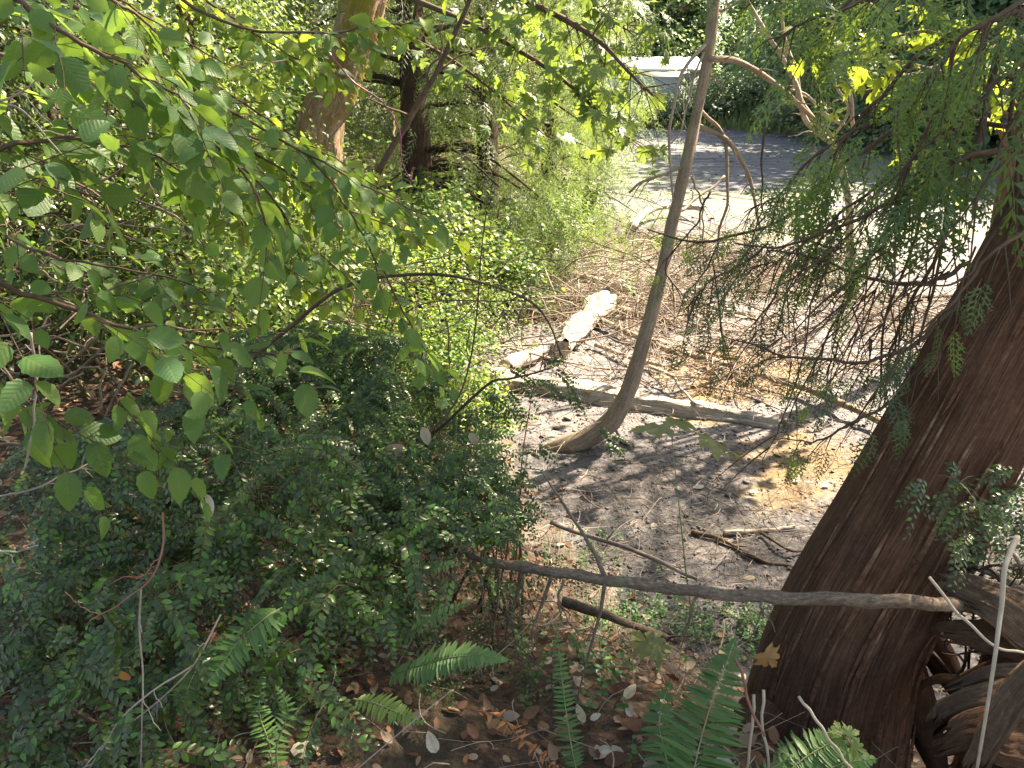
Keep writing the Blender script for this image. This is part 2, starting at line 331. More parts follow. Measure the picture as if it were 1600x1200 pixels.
M['grass'] = leafmat('grass_blade', [(.15, .2, .07), (.2, .25, .09), (.24, .25, .11)], .6, .35, (.25, .3, .08))
M['cedarbark'] = barkmat('cedar_bark', (.1, .043, .024), (.22, .11, .066), (.33, .2, .13), su=75, sv=1.6, bump=1.0, dist=.03, moss=.66, mosscol=(.13, .12, .07))
M['snag'] = barkmat('dead_tree_wood', (.16, .12, .09), (.3, .235, .18), (.42, .36, .29), su=30, sv=2, bump=.7, dist=.008)
M['grey'] = barkmat('weathered_wood', (.22, .18, .15), (.42, .37, .32), (.56, .51, .46), su=24, sv=1.2, bump=.9, dist=.012)
M['mossy'] = barkmat('mossy_bark', (.14, .07, .045), (.34, .23, .17), (.46, .35, .28), su=30, sv=3, bump=1, dist=.02, moss=.5, mosscol=(.2, .17, .03))
M['darkbark'] = barkmat('dark_bark', (.03, .02, .015), (.08, .05, .04), (.13, .09, .07), su=20, sv=2, bump=1, dist=.02)
M['pole'] = barkmat('alder_bark', (.09, .06, .045), (.2, .145, .105), (.32, .26, .2), su=5, sv=16, bump=.6, dist=.004, moss=.6, mosscol=(.17, .17, .09))
M['twig'] = barkmat('twig_bark', (.05, .035, .025), (.11, .075, .05), (.17, .12, .09), su=8, sv=4, bump=.3, dist=.002)
M['twig_grey'] = barkmat('dry_twig', (.2, .15, .12), (.36, .3, .25), (.5, .44, .38), su=8, sv=4, bump=.3, dist=.002)
M['twig_red'] = plain('red_stem', (.22, .09, .06), .6)
M['bramble'] = plain('bramble_stem', (.3, .05, .12), .45)
M['stemgreen'] = plain('green_stem', (.16, .2, .07), .6)
M['straw'] = plain('dry_stalk', (.4, .32, .24), .7)
M['rot'] = barkmat('rotten_wood', (.06, .03, .018), (.2, .1, .055), (.4, .28, .19), su=80, sv=4, bump=1, dist=.012)
M['rot2'] = barkmat('splintered_wood', (.08, .045, .025), (.27, .17, .11), (.5, .38, .28), su=110, sv=3.5, bump=1, dist=.012); M['floor'] = floormat(); M['mud'] = mudmat()
M['stone'] = plain('pebble_stone', (.12, .105, .095), .8, .45, 30)
M['wallp'] = plain('pale_siding', (.5, .52, .55), .7, .06, 3); M['roof'] = plain('white_metal_roof', (.78, .78, .8), .45, .06, 2)
M['dk'] = plain('dark_glass', (.03, .035, .04), .2, .1); M['door'] = plain('grey_door', (.36, .39, .43), .6, .05); M['trim'] = plain('white_trim', (.75, .75, .75), .5, .05)

# ------------------------------------------------------------------ templates
def leaf_tpl(n, wid, fold=.12, droop=.15, ser=0, tip=1.0, base=.0):
    ys = np.linspace(0, 1, n+1); V = []; uv = []; Fs = []
    for i, y in enumerate(ys):
        h = wid*.5*(math.sin(math.pi*min(1, y**tip))**.75 if 0 < y < 1 else 0)
        if ser and i % 2: h *= 1+ser
        z = -droop*y*y
        if i in (0, n): V.append((0, y, z)); uv.append((0, y))
        else:
            V += [(-h, y-(.02 if ser and i % 2 else 0), z+fold*h), (0, y, z-.0), (h, y-(.02 if ser and i % 2 else 0), z+fold*h)]; uv += [(-h, y), (0, y), (h, y)]
    def ix(i): return 0 if i == 0 else 1+3*(i-1)
    Fs += [(0, 2, 1), (0, 3, 2)]
    for i in range(1, n-1): a, b = ix(i), ix(i+1); Fs += [(a, a+1, b+1, b), (a+1, a+2, b+2, b+1)]
    a = ix(n-1); e = len(V)-1; Fs += [(a, a+1, e), (a+1, a+2, e)]
    return Tpl(V, Fs, uv)
T_hazel = [leaf_tpl(9, w_, f, d, .12, .78) for w_, f, d in ((.66, .15, .2), (.6, .45, .4), (.7, -.1, .1), (.55, .3, .25))]
T_huck = [leaf_tpl(4, .47, .35, .12, 0, .85), leaf_tpl(4, .5, .25, .25, 0, .85)]
T_small = leaf_tpl(3, .6, .3, .2)
T_oval = leaf_tpl(4, .7, .25, .2)
T_dead = [leaf_tpl(7, .55, .5, -.25, .05, .8), leaf_tpl(7, .62, -.35, .3, .05, .8), leaf_tpl(7, .5, .2, .1, .05, .8)]
T_pinna = leaf_tpl(6, .2, .15, .1, .25, .6)
T_quad = Tpl([(-.5, 0, 0), (.5, 0, .1), (.35, 1, -.1), (-.35, .9, .05)], [(0, 1, 2, 3)])
T_blade = Tpl([(-.03, 0, 0), (.03, 0, 0), (.02, .55, .06), (-.02, .55, .06), (0, 1, .25)], [(0, 1, 2, 3), (3, 2, 4)])
def maple_tpl(droop=.35):
    pts = [(0, 0), (.14, -.07), (.3, -.08), (.52, -.02), (.4, .1), (.5, .2), (.72, .3), (.5, .36), (.36, .38), (.42, .52), (.34, .62), (.22, .6), (.18, .5), (.15, .66), (.17, .82), (.08, .84), (0, 1.05)]
    pts = pts + [(-x, y) for x, y in pts[-2:0:-1]]
    V = [(0, .22, .03)]; uv = [(0, .22)]
    for x, y in pts:
        r = math.hypot(x, y-.2); V.append((x, y, -droop*r*r + .05*math.sin(7*math.atan2(x, y-.2)))); uv.append((x, y))
    n = len(pts); return Tpl(V, [(0, 1+i, 1+(i+1) % n) for i in range(n)][::-1] if False else [(0, 1+(i+1) % n, 1+i) for i in range(n)], uv)
T_maple = [maple_tpl(.2), maple_tpl(.5), maple_tpl(.8)]
def spray_tpl(n, sub, seed, droop=.3, wid=.42, fat=1.0):
    r = np.random.default_rng(seed); mb = MB()
    def kite(p, d, nn, L, W):
        s = np.cross(d, nn); s /= np.linalg.norm(s)
        mb.add([p, p+d*L*.35+s*W, p+d*L, p+d*L*.35-s*W], [(0, 1, 2, 3)])
    def cv(t): return np.array([.04*math.sin(3*t+seed), t, -droop*t*t])
    z = np.array([0, 0, 1.])
    for i in range(n):
        t = (i+.4)/n; sd_ = 1 if i % 2 else -1; p = cv(t); L = wid*(1-t)**.7*(.35+.65*min(1, t*5))*r.uniform(.8, 1.1) + .04
        ang = R(r.uniform(42, 58)); d = np.array([sd_*math.sin(ang), math.cos(ang), -2*droop*t-r.uniform(0, .35)]); d /= np.linalg.norm(d)
        kite(p, d, z, L, .011*fat)
        for j in range(sub):
            tt = (j+.6)/sub; q = p + d*L*tt; s2 = 1 if j % 2 else -1
            a2 = ang*sd_ + s2*R(45); e = np.array([math.sin(a2), math.cos(a2), -2*droop*t-.15]); e /= np.linalg.norm(e)
            kite(q, e, z, L*.36*(1.1-tt)+.02, .009*fat)
    for i in range(8): kite(cv(i/8), (cv((i+1)/8)-cv(i/8))*8, z, .14, .008)
    kite(cv(.98), np.array([0, 1, -2*droop])/math.hypot(1, 2*droop), z, .08, .012)
    V = np.concatenate(mb.v); L_ = np.concatenate(mb.l); t = Tpl([(0, 0, 0)], [(0,)]); t.V = V; t.L = L_; t.S = np.concatenate(mb.s); t.uv = V[:, :2].copy(); return t
T_spray = [spray_tpl(16, 5, s, dr, .47, 1.9) for s, dr in ((1, .3), (2, .5), (3, .15), (4, .7))]
T_spray_lo = [spray_tpl(12, 4, s, dr, .36) for s, dr in ((5, .3), (6, .5))]
for t in T_spray_lo: t.V[:, 0] *= 1.1
def tmesh(t, name, mat):
    mb = MB(); mb.many(t, np.eye(3)[None], np.zeros((1, 3))); me = mb.mesh(name); me.materials.append(mat); return me
_cache = {}
def tm(t, name, mat):
    k = (id(t), name, mat.name)
    if k not in _cache: _cache[k] = tmesh(t, name, mat)
    return _cache[k]
def place(parent, name, t, mat, Mx, O):       # single pieces sharing mesh data, children of parent
    me = tm(t, name, mat); o = bpy.data.objects.new(name, me); COL.objects.link(o)
    m4 = Matrix([[*Mx[i], O[i]-(parent.location[i] if parent else 0)] for i in range(3)] + [[0, 0, 0, 1]])
    if parent: o.parent = parent
    o.matrix_basis = m4; return o
def leaves(parent, name, tpls, mats, A, Nn, S, O, maxn=300, mass='foliage'):
    """the leaves that show largest become objects, the rest one mesh"""
    A = np.asarray(A); O = np.asarray(O); S = np.asarray(S); Mx = frames(A, np.asarray(Nn), S)
    rel = O-CAM; dp = rel@fw; uu = 800+F*rel[:, 0]/np.maximum(dp, .05); vv = 600-F*(rel@upv)/np.maximum(dp, .05)
    vis = (dp > .1) & (uu > -20) & (uu < 1620) & (vv > -20) & (vv < 1220)
    if not isinstance(mats, (list, tuple)): mats = [mats]
    big = np.where(vis, S/np.maximum(dp, .05), 0); order = np.argsort(-big); pick = order[:maxn]; pick = pick[big[pick] > 0]
    mi = rng.integers(0, len(mats), len(O))
    for i in pick: place(parent, name, tpls[int(i) % len(tpls)], mats[mi[i]], Mx[i], O[i])
    rest = np.setdiff1d(np.arange(len(O)), pick)
    if len(rest):
        for mt in dict.fromkeys(mats):
            mb = MB(); rq = rest[np.array([mats[q] is mt for q in mi[rest]], bool)]
            for k, t in enumerate(tpls):
                s_ = rq[rq % len(tpls) == k]; mb.many(t, Mx[s_], O[s_])
            if mb.n: obj(mass, mb, mt, parent, kind='stuff')

# ------------------------------------------------------------------ setting
def sheet(name, xs, ys, zf, mat, **kw):
    X, Y = np.meshgrid(xs, ys, indexing='ij'); Z = zf(X, Y); V = np.stack([X, Y, Z], -1).reshape(-1, 3)
    nx, ny = len(xs), len(ys); i, j = np.meshgrid(np.arange(nx-1), np.arange(ny-1), indexing='ij')
    Q = np.stack([i*ny+j, (i+1)*ny+j, (i+1)*ny+j+1, i*ny+j+1], -1).reshape(-1, 4)
    mb = MB(); mb.raw(V, Q.ravel(), np.full(len(Q), 4), V[Q.ravel()][:, :2]*.1); return obj(name, mb, mat, None, kind='structure', **kw)
xs = np.concatenate([np.linspace(-400, -40, 12), np.linspace(-36, -8, 15), np.arange(-7.5, 8, .07), np.linspace(8.5, 40, 40), np.linspace(45, 400, 12)])
ys = np.concatenate([np.linspace(-60, -3, 8), np.arange(-2, 12, .07), np.linspace(12.3, 50, 90), np.linspace(52, 120, 20), np.linspace(140, 600, 10)])
sheet('forest_floor', xs, ys, lambda x, y: gz(x, y) + .012*fnoise(x, y, 9, 4), M['floor'])
xs2 = np.concatenate([np.arange(-2.5, 7, .045), np.linspace(7.2, 60, 60)]); ys2 = np.concatenate([np.arange(1.5, 12, .045), np.linspace(12.2, 50, 100)])
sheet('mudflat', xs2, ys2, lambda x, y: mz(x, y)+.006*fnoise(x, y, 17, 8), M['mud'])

# pebbles and clods on the mud
def blob_tpl():
    import itertools
    V = [(x, y, z*.6) for x, y, z in ((0, 0, 1), (.9, 0, .3), (.3, .85, .35), (-.75, .5, .25), (-.7, -.55, .3), (.35, -.8, .3), (0, 0, -.5))]
    return Tpl(V, [(0, 1, 2), (0, 2, 3), (0, 3, 4), (0, 4, 5), (0, 5, 1), (2, 1, 6), (3, 2, 6), (4, 3, 6), (5, 4, 6), (1, 5, 6)])
T_blob = blob_tpl()
def scatter(n, xr, yr, cond): 
    x = rng.uniform(*xr, n); y = rng.uniform(*yr, n); k = cond(x, y); return x[k], y[k]
def pebbles():
    mb = MB()
    for n, xr, yr, s0 in ((9000, (0, 5), (3, 7.5), .009), (2500, (-1, 9), (6, 14), .018), (2200, (0, 22), (12, 46), .028)):
        x, y = scatter(n, xr, yr, lambda x, y: (inland(x, y) < .25))
        z = np.maximum(gz(x, y), mz(x, y)); k = len(x); S = s0*rng.lognormal(0, .45, k)
        a = nrm(np.stack([rng.normal(size=k), rng.normal(size=k), np.zeros(k)], -1)); mb.many(T_blob, frames(a, np.array([[0, 0, 1.]])+rv(k, .2), S), np.stack([x, y, z], -1))
    obj('mud_pebbles', mb, M['stone'], None, kind='stuff', label='small grey pebbles and clods strewn over the mud', category='pebbles')
pebbles()

# ------------------------------------------------------------------ big leaning cedar
def trunk_mesh(mb, ctrl, rads, n, k, ridg, seed=0, lump=0.0):
    pts = crom(ctrl, n); rad = np.interp(np.linspace(0, 1, n), np.linspace(0, 1, len(rads)), rads)
    T = nrm(np.gradient(pts, axis=0)); Nn = np.zeros((n, 3)); Nn[0] = nrm(np.cross(T[0], [0, 1., 0]))
    for i in range(1, n): Nn[i] = nrm(Nn[i-1]-T[i]*np.dot(Nn[i-1], T[i]))
    B = np.cross(T, Nn); a = np.linspace(0, 2*math.pi, k, endpoint=False); ln = np.concatenate([[0], np.cumsum(np.linalg.norm(np.diff(pts, axis=0), axis=1))])
    A, LL = np.meshgrid(a, ln); tw = A + .25*LL
    rr = rad[:, None]*(1 + ridg*(.5*np.sin(5*tw+seed)+.35*np.sin(9*tw+2*np.sin(LL*1.3)+seed)+.3*np.sin(23*tw+1.7*np.sin(3*LL+A))+.22*np.sin(41*tw+2.5*np.sin(2*LL))*np.sin(7*LL+3*A)))
    if lump: rr = rr*(1+lump*fnoise(np.cos(A)*1.3+seed, np.sin(A)*1.3+LL*3.1, 1.2, seed)+.4*lump*fnoise(np.cos(A)*2.2, np.sin(A)*2+LL*9, 1.5, seed+2))
    V = pts[:, None]+rr[..., None]*(Nn[:, None]*np.cos(a)[None, :, None]+B[:, None]*np.sin(a)[None, :, None]); V = V.reshape(-1, 3)
    i, j = np.meshgrid(np.arange(n-1), np.arange(k), indexing='ij'); j2 = (j+1) % k; Q = np.stack([i*k+j, i*k+j2, (i+1)*k+j2, (i+1)*k+j], -1).reshape(-1, 4)
    U = np.stack([np.stack([j/k, ln[i]], -1), np.stack([(j+1)/k, ln[i]], -1), np.stack([(j+1)/k, ln[i+1]], -1), np.stack([j/k, ln[i+1]], -1)], 2).reshape(-1, 2)
    mb.raw(V, Q.ravel(), np.full(len(Q), 4), U); return pts, rad
c_ctrl = PS([(1140, 1420, 1.95), (1262, 1200, 2.05), (1318, 1000, 2.15), (1424, 800, 2.25), (1534, 600, 2.35), (1642, 400, 2.45), (1725, 200, 2.6), (1820, -60, 2.8)])
top = c_ctrl[-1]; c_ctrl = np.vstack([c_ctrl, top+[.5, .2, 1.6], top+[.8, .4, 4.5], top+[.9, .5, 9]])
cedar = thing('cedar_tree', c_ctrl[0], 'large leaning red brown cedar trunk with fibrous bark at the right edge, drooping boughs above', 'tree')
mb = MB(); trunk_mesh(mb, c_ctrl, [.36, .285, .242, .222, .205, .19, .18, .175, .16, .12, .04], 200, 160, .03, 1); obj('trunk', mb, M['cedarbark'], cedar)
# root flares
for q, (a, b) in enumerate((((1400, 1060, 2.1), (1470, 1215, 1.95)), ((1200, 1120, 2.0), (1120, 1260, 1.8)), ((1420, 960, 2.3), (1500, 1060, 2.5)))):
    p0, p1 = P(*a), P(*b); mb = MB(); mid = (p0+p1)/2 + [0, 0, .04]
    mb.tube(crom([p0, mid, p1], 10), np.linspace(.1, .03, 10) if q < 2 else np.linspace(.05, .02, 10), 10, rough=.15, seed=q); obj('root', mb, M['cedarbark'], cedar)
# loose bark strips standing proud of the trunk
pc = crom(c_ctrl, 200); 
for q in range(70):
    i0 = int(rng.integers(20, 105)); L_ = int(rng.integers(6, 26)); ang = rng.uniform(math.pi*1.05, math.pi*1.95)
    rd = np.interp(np.linspace(0, 1, 200), np.linspace(0, 1, 11), [.36, .285, .242, .222, .205, .19, .18, .175, .16, .12, .04])
    ii = np.arange(i0, i0+L_); c = pc[ii]; off = np.stack([np.cos(ang)*np.ones(L_), np.sin(ang)*np.ones(L_), np.zeros(L_)], -1)
    tt = nrm(np.gradient(pc, axis=0))[ii]; off = nrm(off - tt*np.sum(off*tt, 1, keepdims=True)); s_ = np.cross(tt, off)
    wv = (.0035+.005*rng.random())*np.sin(np.linspace(0, math.pi, L_)+.1)[:, None]; base = c + off*(rd[ii]*1.035+.002+rng.uniform(.002, .012)*np.linspace(-1, 1, L_)**2)[:, None]
    V = np.concatenate([base-s_*wv, base+off*.006, base+s_*wv]); Fs = [(k, k+1, L_+k+1, L_+k) for k in range(L_-1)]+[(L_+k, L_+k+1, 2*L_+k+1, 2*L_+k) for k in range(L_-1)]
    mb = MB(); mb.add(V, Fs, np.tile(np.stack([np.zeros(L_), np.arange(L_)*.06], -1), (3, 1))); obj('bark_strip', mb, M['cedarbark'], cedar)

SA, SN, SS, SO = [], [], [], []      # sprays
def bough(ctrl, r0, r1, seg=26, sprays=12, size=(.16, .28), hang=.6, parent=cedar, name='bough', mat='twig', both=True, start=.25, twig=True):
    pts = crom(PS(ctrl), seg); ln = len(pts); jit = np.zeros((ln, 3)); jit[2:] = np.cumsum(rv(ln-2, .004), 0); pts = pts + jit
    mb = MB(); mb.tube(pts, np.linspace(r0, r1, ln), 7, rough=.12, seed=len(SA)); T = nrm(np.gradient(pts, axis=0))
    tw = []
    for k in range(sprays):
        f = start+(1-start)*(k+rng.uniform(0, .9))/sprays; i = min(ln-1, int(f*(ln-1))); side = np.cross(T[i], [0, 0, 1.])*(1 if k % 2 else -1)
        d = nrm(T[i]*rng.uniform(.3, 1)+side*rng.uniform(.2, 1)+np.array([0, 0, -hang*rng.uniform(.4, 1.5)])+rv(1, .2)[0]); L = rng.uniform(.05, .2)
        p0 = pts[i]; p3 = p0+d*L+np.array([0, 0, -.15*L])
        if twig: tw.append(np.stack([p0, p0+d*L*.4+[0, 0, .01], p0+d*L*.75, p3]))
        SA.append(nrm(d+np.array([0, 0, -.3*hang]))); n_ = nrm(np.array([0, 0, 1.])*rng.uniform(.2, .9)+nrm(CAM-p0)*rng.uniform(.0, .9)+rv(1, .3)[0]); SN.append(n_); SS.append(rng.uniform(*size)); SO.append(p3 if twig else p0)
        if rng.random() < .6: SA.append(nrm(d+rv(1, .6)[0])); SN.append(n_); SS.append(rng.uniform(*size)*.8); SO.append(p0+d*L*.4)
    if tw: mb.tubes(np.array(tw), np.linspace(.003, .0012, 4)[None], 4)
    obj(name, mb, M[mat], parent); return pts
# live boughs, upper right
bough([(1760, -60, 2.7), (1560, -60, 2.6), (1400, -10, 2.6), (1270, 30, 2.8), (1210, 60, 3.0)], .012, .003, sprays=21, hang=.5)
bough([(1760, 60, 2.6), (1590, 20, 2.4), (1470, 70, 2.4), (1370, 160, 2.5), (1290, 250, 2.6)], .012, .003, sprays=21, hang=.9)
bough([(1700, 160, 2.6), (1600, 110, 2.3), (1520, 160, 2.2), (1450, 230, 2.2), (1400, 320, 2.3)], .01, .003, sprays=21, hang=1.1)
bough([(1780, -30, 2.8), (1650, -20, 2.2), (1560, 20, 2.0), (1490, 70, 2.0), (1440, 130, 2.1)], .01, .003, sprays=16, hang=.9, size=(.15, .24))
bough([(1760, -120, 2.8), (1560, -110, 3.0), (1350, -60, 3.2), (1220, -20, 3.4), (1150, -5, 3.5)], .012, .003, sprays=20, hang=.5)
bough([(1500, -150, 3.0), (1380, -60, 3.0), (1300, 30, 3.0), (1270, 90, 3.1), (1300, 150, 3.1)], .01, .003, sprays=16, hang=.8)
bough([(1300, -140, 3.6), (1180, -60, 3.5), (1100, -5, 3.4), (1040, 20, 3.4)], .008, .002, sprays=10, hang=.5, size=(.12, .22))
bough([(1680, 240, 2.5), (1560, 230, 2.2), (1490, 250, 2.15), (1420, 290, 2.2), (1340, 330, 2.3), (1235, 368, 2.4), (1144, 368, 2.5)], .011, .003, sprays=14, hang=.5, size=(.1, .2))
bough([(1600, 200, 3), (1440, 190, 3), (1330, 250, 3.0), (1262, 300, 3.0), (1195, 347, 3.0), (1090, 372, 3.05), (1010, 350, 3.1)], .011, .003, sprays=14, hang=.3, size=(.1, .2))
bough([(1515, 410, 2.4), (1431, 437, 2.4), (1364, 427, 2.45), (1300, 400, 2.5), (1200, 380, 2.6)], .008, .003, sprays=9, hang=.8, size=(.09, .17))
bough([(1499, 474, 2.35), (1414, 545, 2.3), (1330, 565, 2.3), (1212, 555, 2.35), (1120, 530, 2.4)], .009, .002, sprays=22, hang=.5, size=(.09, .16))
bough([(1475, 380, 2.4), (1397, 495, 2.5), (1380, 562, 2.5), (1370, 640, 2.5)], .007, .002, sprays=5, hang=.6, size=(.08, .14))
bough([(1400, 330, 2.6), (1357, 410, 2.6), (1310, 511, 2.6), (1290, 562, 2.6), (1249, 653, 2.6)], .007, .002, sprays=9, hang=.6, size=(.08, .15))
bough([(1424, 609, 2.3), (1350, 650, 2.3), (1290, 690, 2.3), (1220, 700, 2.35)], .006, .002, sprays=6, hang=.4, size=(.08, .14))
bough([(1640, 330, 2.1), (1560, 390, 1.95), (1490, 470, 1.9), (1430, 530, 1.9), (1400, 560, 1.9)], .006, .002, sprays=9, hang=.4, size=(.07, .13))
bough([(1110, 300, 3.2), (1080, 360, 3.2), (1040, 420, 3.2), (1060, 480, 3.2)], .005, .002, sprays=6, hang=.4, size=(.1, .16))
bough([(1200, 380, 2.8), (1150, 420, 2.8), (1100, 450, 2.8), (1060, 490, 2.85)], .005, .002, sprays=10, hang=.5, size=(.1, .17))
bough([(1700, 40, 2.4), (1580, 30, 2.1), (1500, 120, 2.1), (1440, 220, 2.15), (1400, 310, 2.2)], .009, .002, sprays=20, hang=1.2, size=(.12, .22))
bough([(1480, 200, 2.6), (1400, 260, 2.6), (1310, 330, 2.6), (1230, 400, 2.65), (1160, 430, 2.7)], .007, .002, sprays=22, hang=.8, size=(.1, .19))
bough([(1400, 180, 2.8), (1300, 220, 2.8), (1220, 300, 2.9), (1150, 330, 2.95)], .006, .002, sprays=14, hang=.8, size=(.1, .18))
SA, SN, SS, SO = map(np.array, (SA, SN, SS, SO))
kp = open_view(SO+SA*SS[:, None]*.5, [(960, 1150, -40, 250, .92), (1150, 1245, 20, 260, .8), (1245, 1330, 60, 240, .6), (900, 1040, 250, 430, .8), (1330, 1600, -60, 420, .42), (1050, 1450, 380, 700, .25)])
SA, SN, SS, SO = SA[kp], SN[kp], SS[kp], SO[kp]
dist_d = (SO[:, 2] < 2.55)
k = np.arange(len(SO))
Mx = frames(SA, SN, SS)
rel = SO-CAM; dp = rel@fw; uu = 800+F*rel[:, 0]/dp; vv = 600-F*(rel@upv)/dp
order = np.argsort(-(SS/dp)*((uu > -30) & (uu < 1630) & (vv > -60) & (vv < 1200)))
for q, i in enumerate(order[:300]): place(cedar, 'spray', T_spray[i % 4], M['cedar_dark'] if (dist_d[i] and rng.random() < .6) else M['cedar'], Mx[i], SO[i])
mb = MB()
for i in order[300:]: mb.many(T_spray[i % 4], Mx[i][None], SO[i][None])
if mb.n: obj('foliage', mb, M['cedar'], cedar, kind='stuff')
for c, d0, d1 in (([(1565, 60, 2.5), (1545, 160, 2.5), (1520, 240, 2.5), (1505, 330, 2.5)], 13, 7), ([(1535, 80, 2.3), (1500, 230, 2.3), (1470, 400, 2.3), (1435, 540, 2.3)], 7, 4), ([(1590, 90, 2.2), (1580, 200, 2.2), (1590, 300, 2.2)], 8, 6), ([(1490, 60, 2.6), (1475, 220, 2.6), (1480, 330, 2.6), (1450, 470, 2.6)], 5, 3), ([(1440, 300, 2.5), (1425, 400, 2.5), (1380, 520, 2.5), (1375, 620, 2.5)], 5, 3), ([(1205, 140, 3.2), (1198, 230, 3.2), (1188, 310, 3.2), (1182, 350, 3.2)], 4, 2), ([(1600, 280, 2.1), (1540, 400, 2.1), (1500, 440, 2.1), (1440, 445, 2.1)], 6, 3)):
    pts = crom(PS(c), 24); pts += wob(24, px(pts[0], 4)); mb = MB(); mb.tube(pts, np.linspace(px(pts[0], d0/2), px(pts[-1], d1/2), 24), 8, rough=.15); obj('bough', mb, M['twig'], cedar)
# bare drooping twigs hanging from the boughs
tw = []
for (u, v, Y, L, n) in ((1560, 60, 2.3, .9, 5), (1500, 150, 2.4, .9, 6), (1440, 260, 2.5, .8, 6), (1380, 340, 2.6, .7, 8), (1300, 380, 2.7, .7, 8), (1480, 420, 2.4, .6, 9), (1230, 380, 2.8, .55, 6), (1580, 150, 2.2, .8, 5), (1400, 450, 2.5, .5, 8), (1340, 520, 2.5, .45, 8), (1130, 380, 3, .6, 4)):
    for _ in range((n+1)//2):
        p = P(u+rng.normal(0, 40), v+rng.normal(0, 30), Y+rng.normal(0, .15)); d = np.array([rng.normal(-.15, .35), rng.normal(0, .2), -1]); d = d/np.linalg.norm(d); l = L*rng.uniform(.5, 1.1)
        b = rv(1, .05)[0]; pts = np.stack([p+d*l*t+b*math.sin(3*t)+rv(1, .008)[0] for t in np.linspace(0, 1, 9)]); tw.append(pts)
        for __ in range(2):
            i = int(rng.integers(2, 7)); e = nrm(d+rv(1, .6)[0]); tw.append(np.stack([pts[i]+e*l*.35*t+[0, 0, -.05*t*t] for t in np.linspace(0, 1, 9)]))
mb = MB(); mb.tubes(np.array(tw), np.linspace(.0035, .001, 9)[None], 5); obj('hanging_twigs', mb, M['twig'], cedar, kind='stuff')
# crown above the picture: boughs carry sprays where they shade the foreground
def crown(parent, centre, rad, n, size, trunkpts, nb=16, mat='cedar', tpl=None, holes=0.0, seed=1):
    r = np.random.default_rng(seed); tpl = tpl or T_spray_lo; mb = MB(); O = []; A = []
    for b in range(nb):
        th = 2*math.pi*b/nb + r.uniform(-.2, .2); z = centre[2]+rad[2]*r.uniform(-.9, .9); f = math.sqrt(max(.1, 1-((z-centre[2])/rad[2])**2))
        i = int(np.argmin(abs(trunkpts[:, 2]-z-.3))); p0 = trunkpts[i]; p1 = np.array([centre[0]+rad[0]*f*math.cos(th), centre[1]+rad[1]*f*math.sin(th), z-.2])
        pts = crom([p0, (p0+p1)/2+[0, 0, .35], p1], 12); mb.tube(pts, np.linspace(.035, .006, 12), 6); m = n//nb
        t = r.uniform(.2, 1, m)**.8; q = np.stack([np.interp(t, np.linspace(0, 1, 12), pts[:, c]) for c in range(3)], -1); w_ = rad[0]*.2*(1.1-abs(t-.5))
        q += np.stack([r.normal(0, 1, m)*w_, r.normal(0, 1, m)*w_, r.normal(-.05, .12, m)], -1); O.append(q); dd = nrm(p1-p0); A.append(nrm(dd+r.normal(0, .5, (m, 3))+[0, 0, -.25]))
    O = np.concatenate(O); A = np.concatenate(A); Mx = frames(A, r.normal(0, .35, (len(O), 3))+[0, 0, 1], r.uniform(*size, len(O)))
    obj('upper_boughs', mb, M['twig'], parent, kind='stuff'); fb = MB()
    for k_, t_ in enumerate(tpl): fb.many(t_, Mx[k_::len(tpl)], O[k_::len(tpl)])
    obj('crown', fb, M[mat], parent, kind='stuff')
cp = crom(c_ctrl, 200)
crown(cedar, np.array([3.0, 4.4, 7.2]), np.array([3.6, 3.4, 2.6]), 2900, (.4, .65), cp[100:], 26)

sc0 = np.array([7.2, 4.6, gnd(7.2, 4.6)]); added_cedar = thing('cedar_tree', sc0, 'unseen cedar added outside the right edge so its high boughs dapple the near mud', 'tree')  # out of view, added for its shade on the near mud
mb = MB(); c2 = np.array([sc0-[0, 0, .3], sc0+[-.2, .6, 4], sc0+[-.6, 1.6, 8], sc0+[-.7, 2, 11]]); trunk_mesh(mb, c2, [.24, .2, .14, .05], 80, 48, .05, 9); obj('trunk', mb, M['cedarbark'], added_cedar)
crown(added_cedar, np.array([5.7, 7.3, 7.0]), np.array([2.8, 2.7, 2.0]), 1900, (.35, .6), crom(c2, 100)[40:], 18, seed=5)

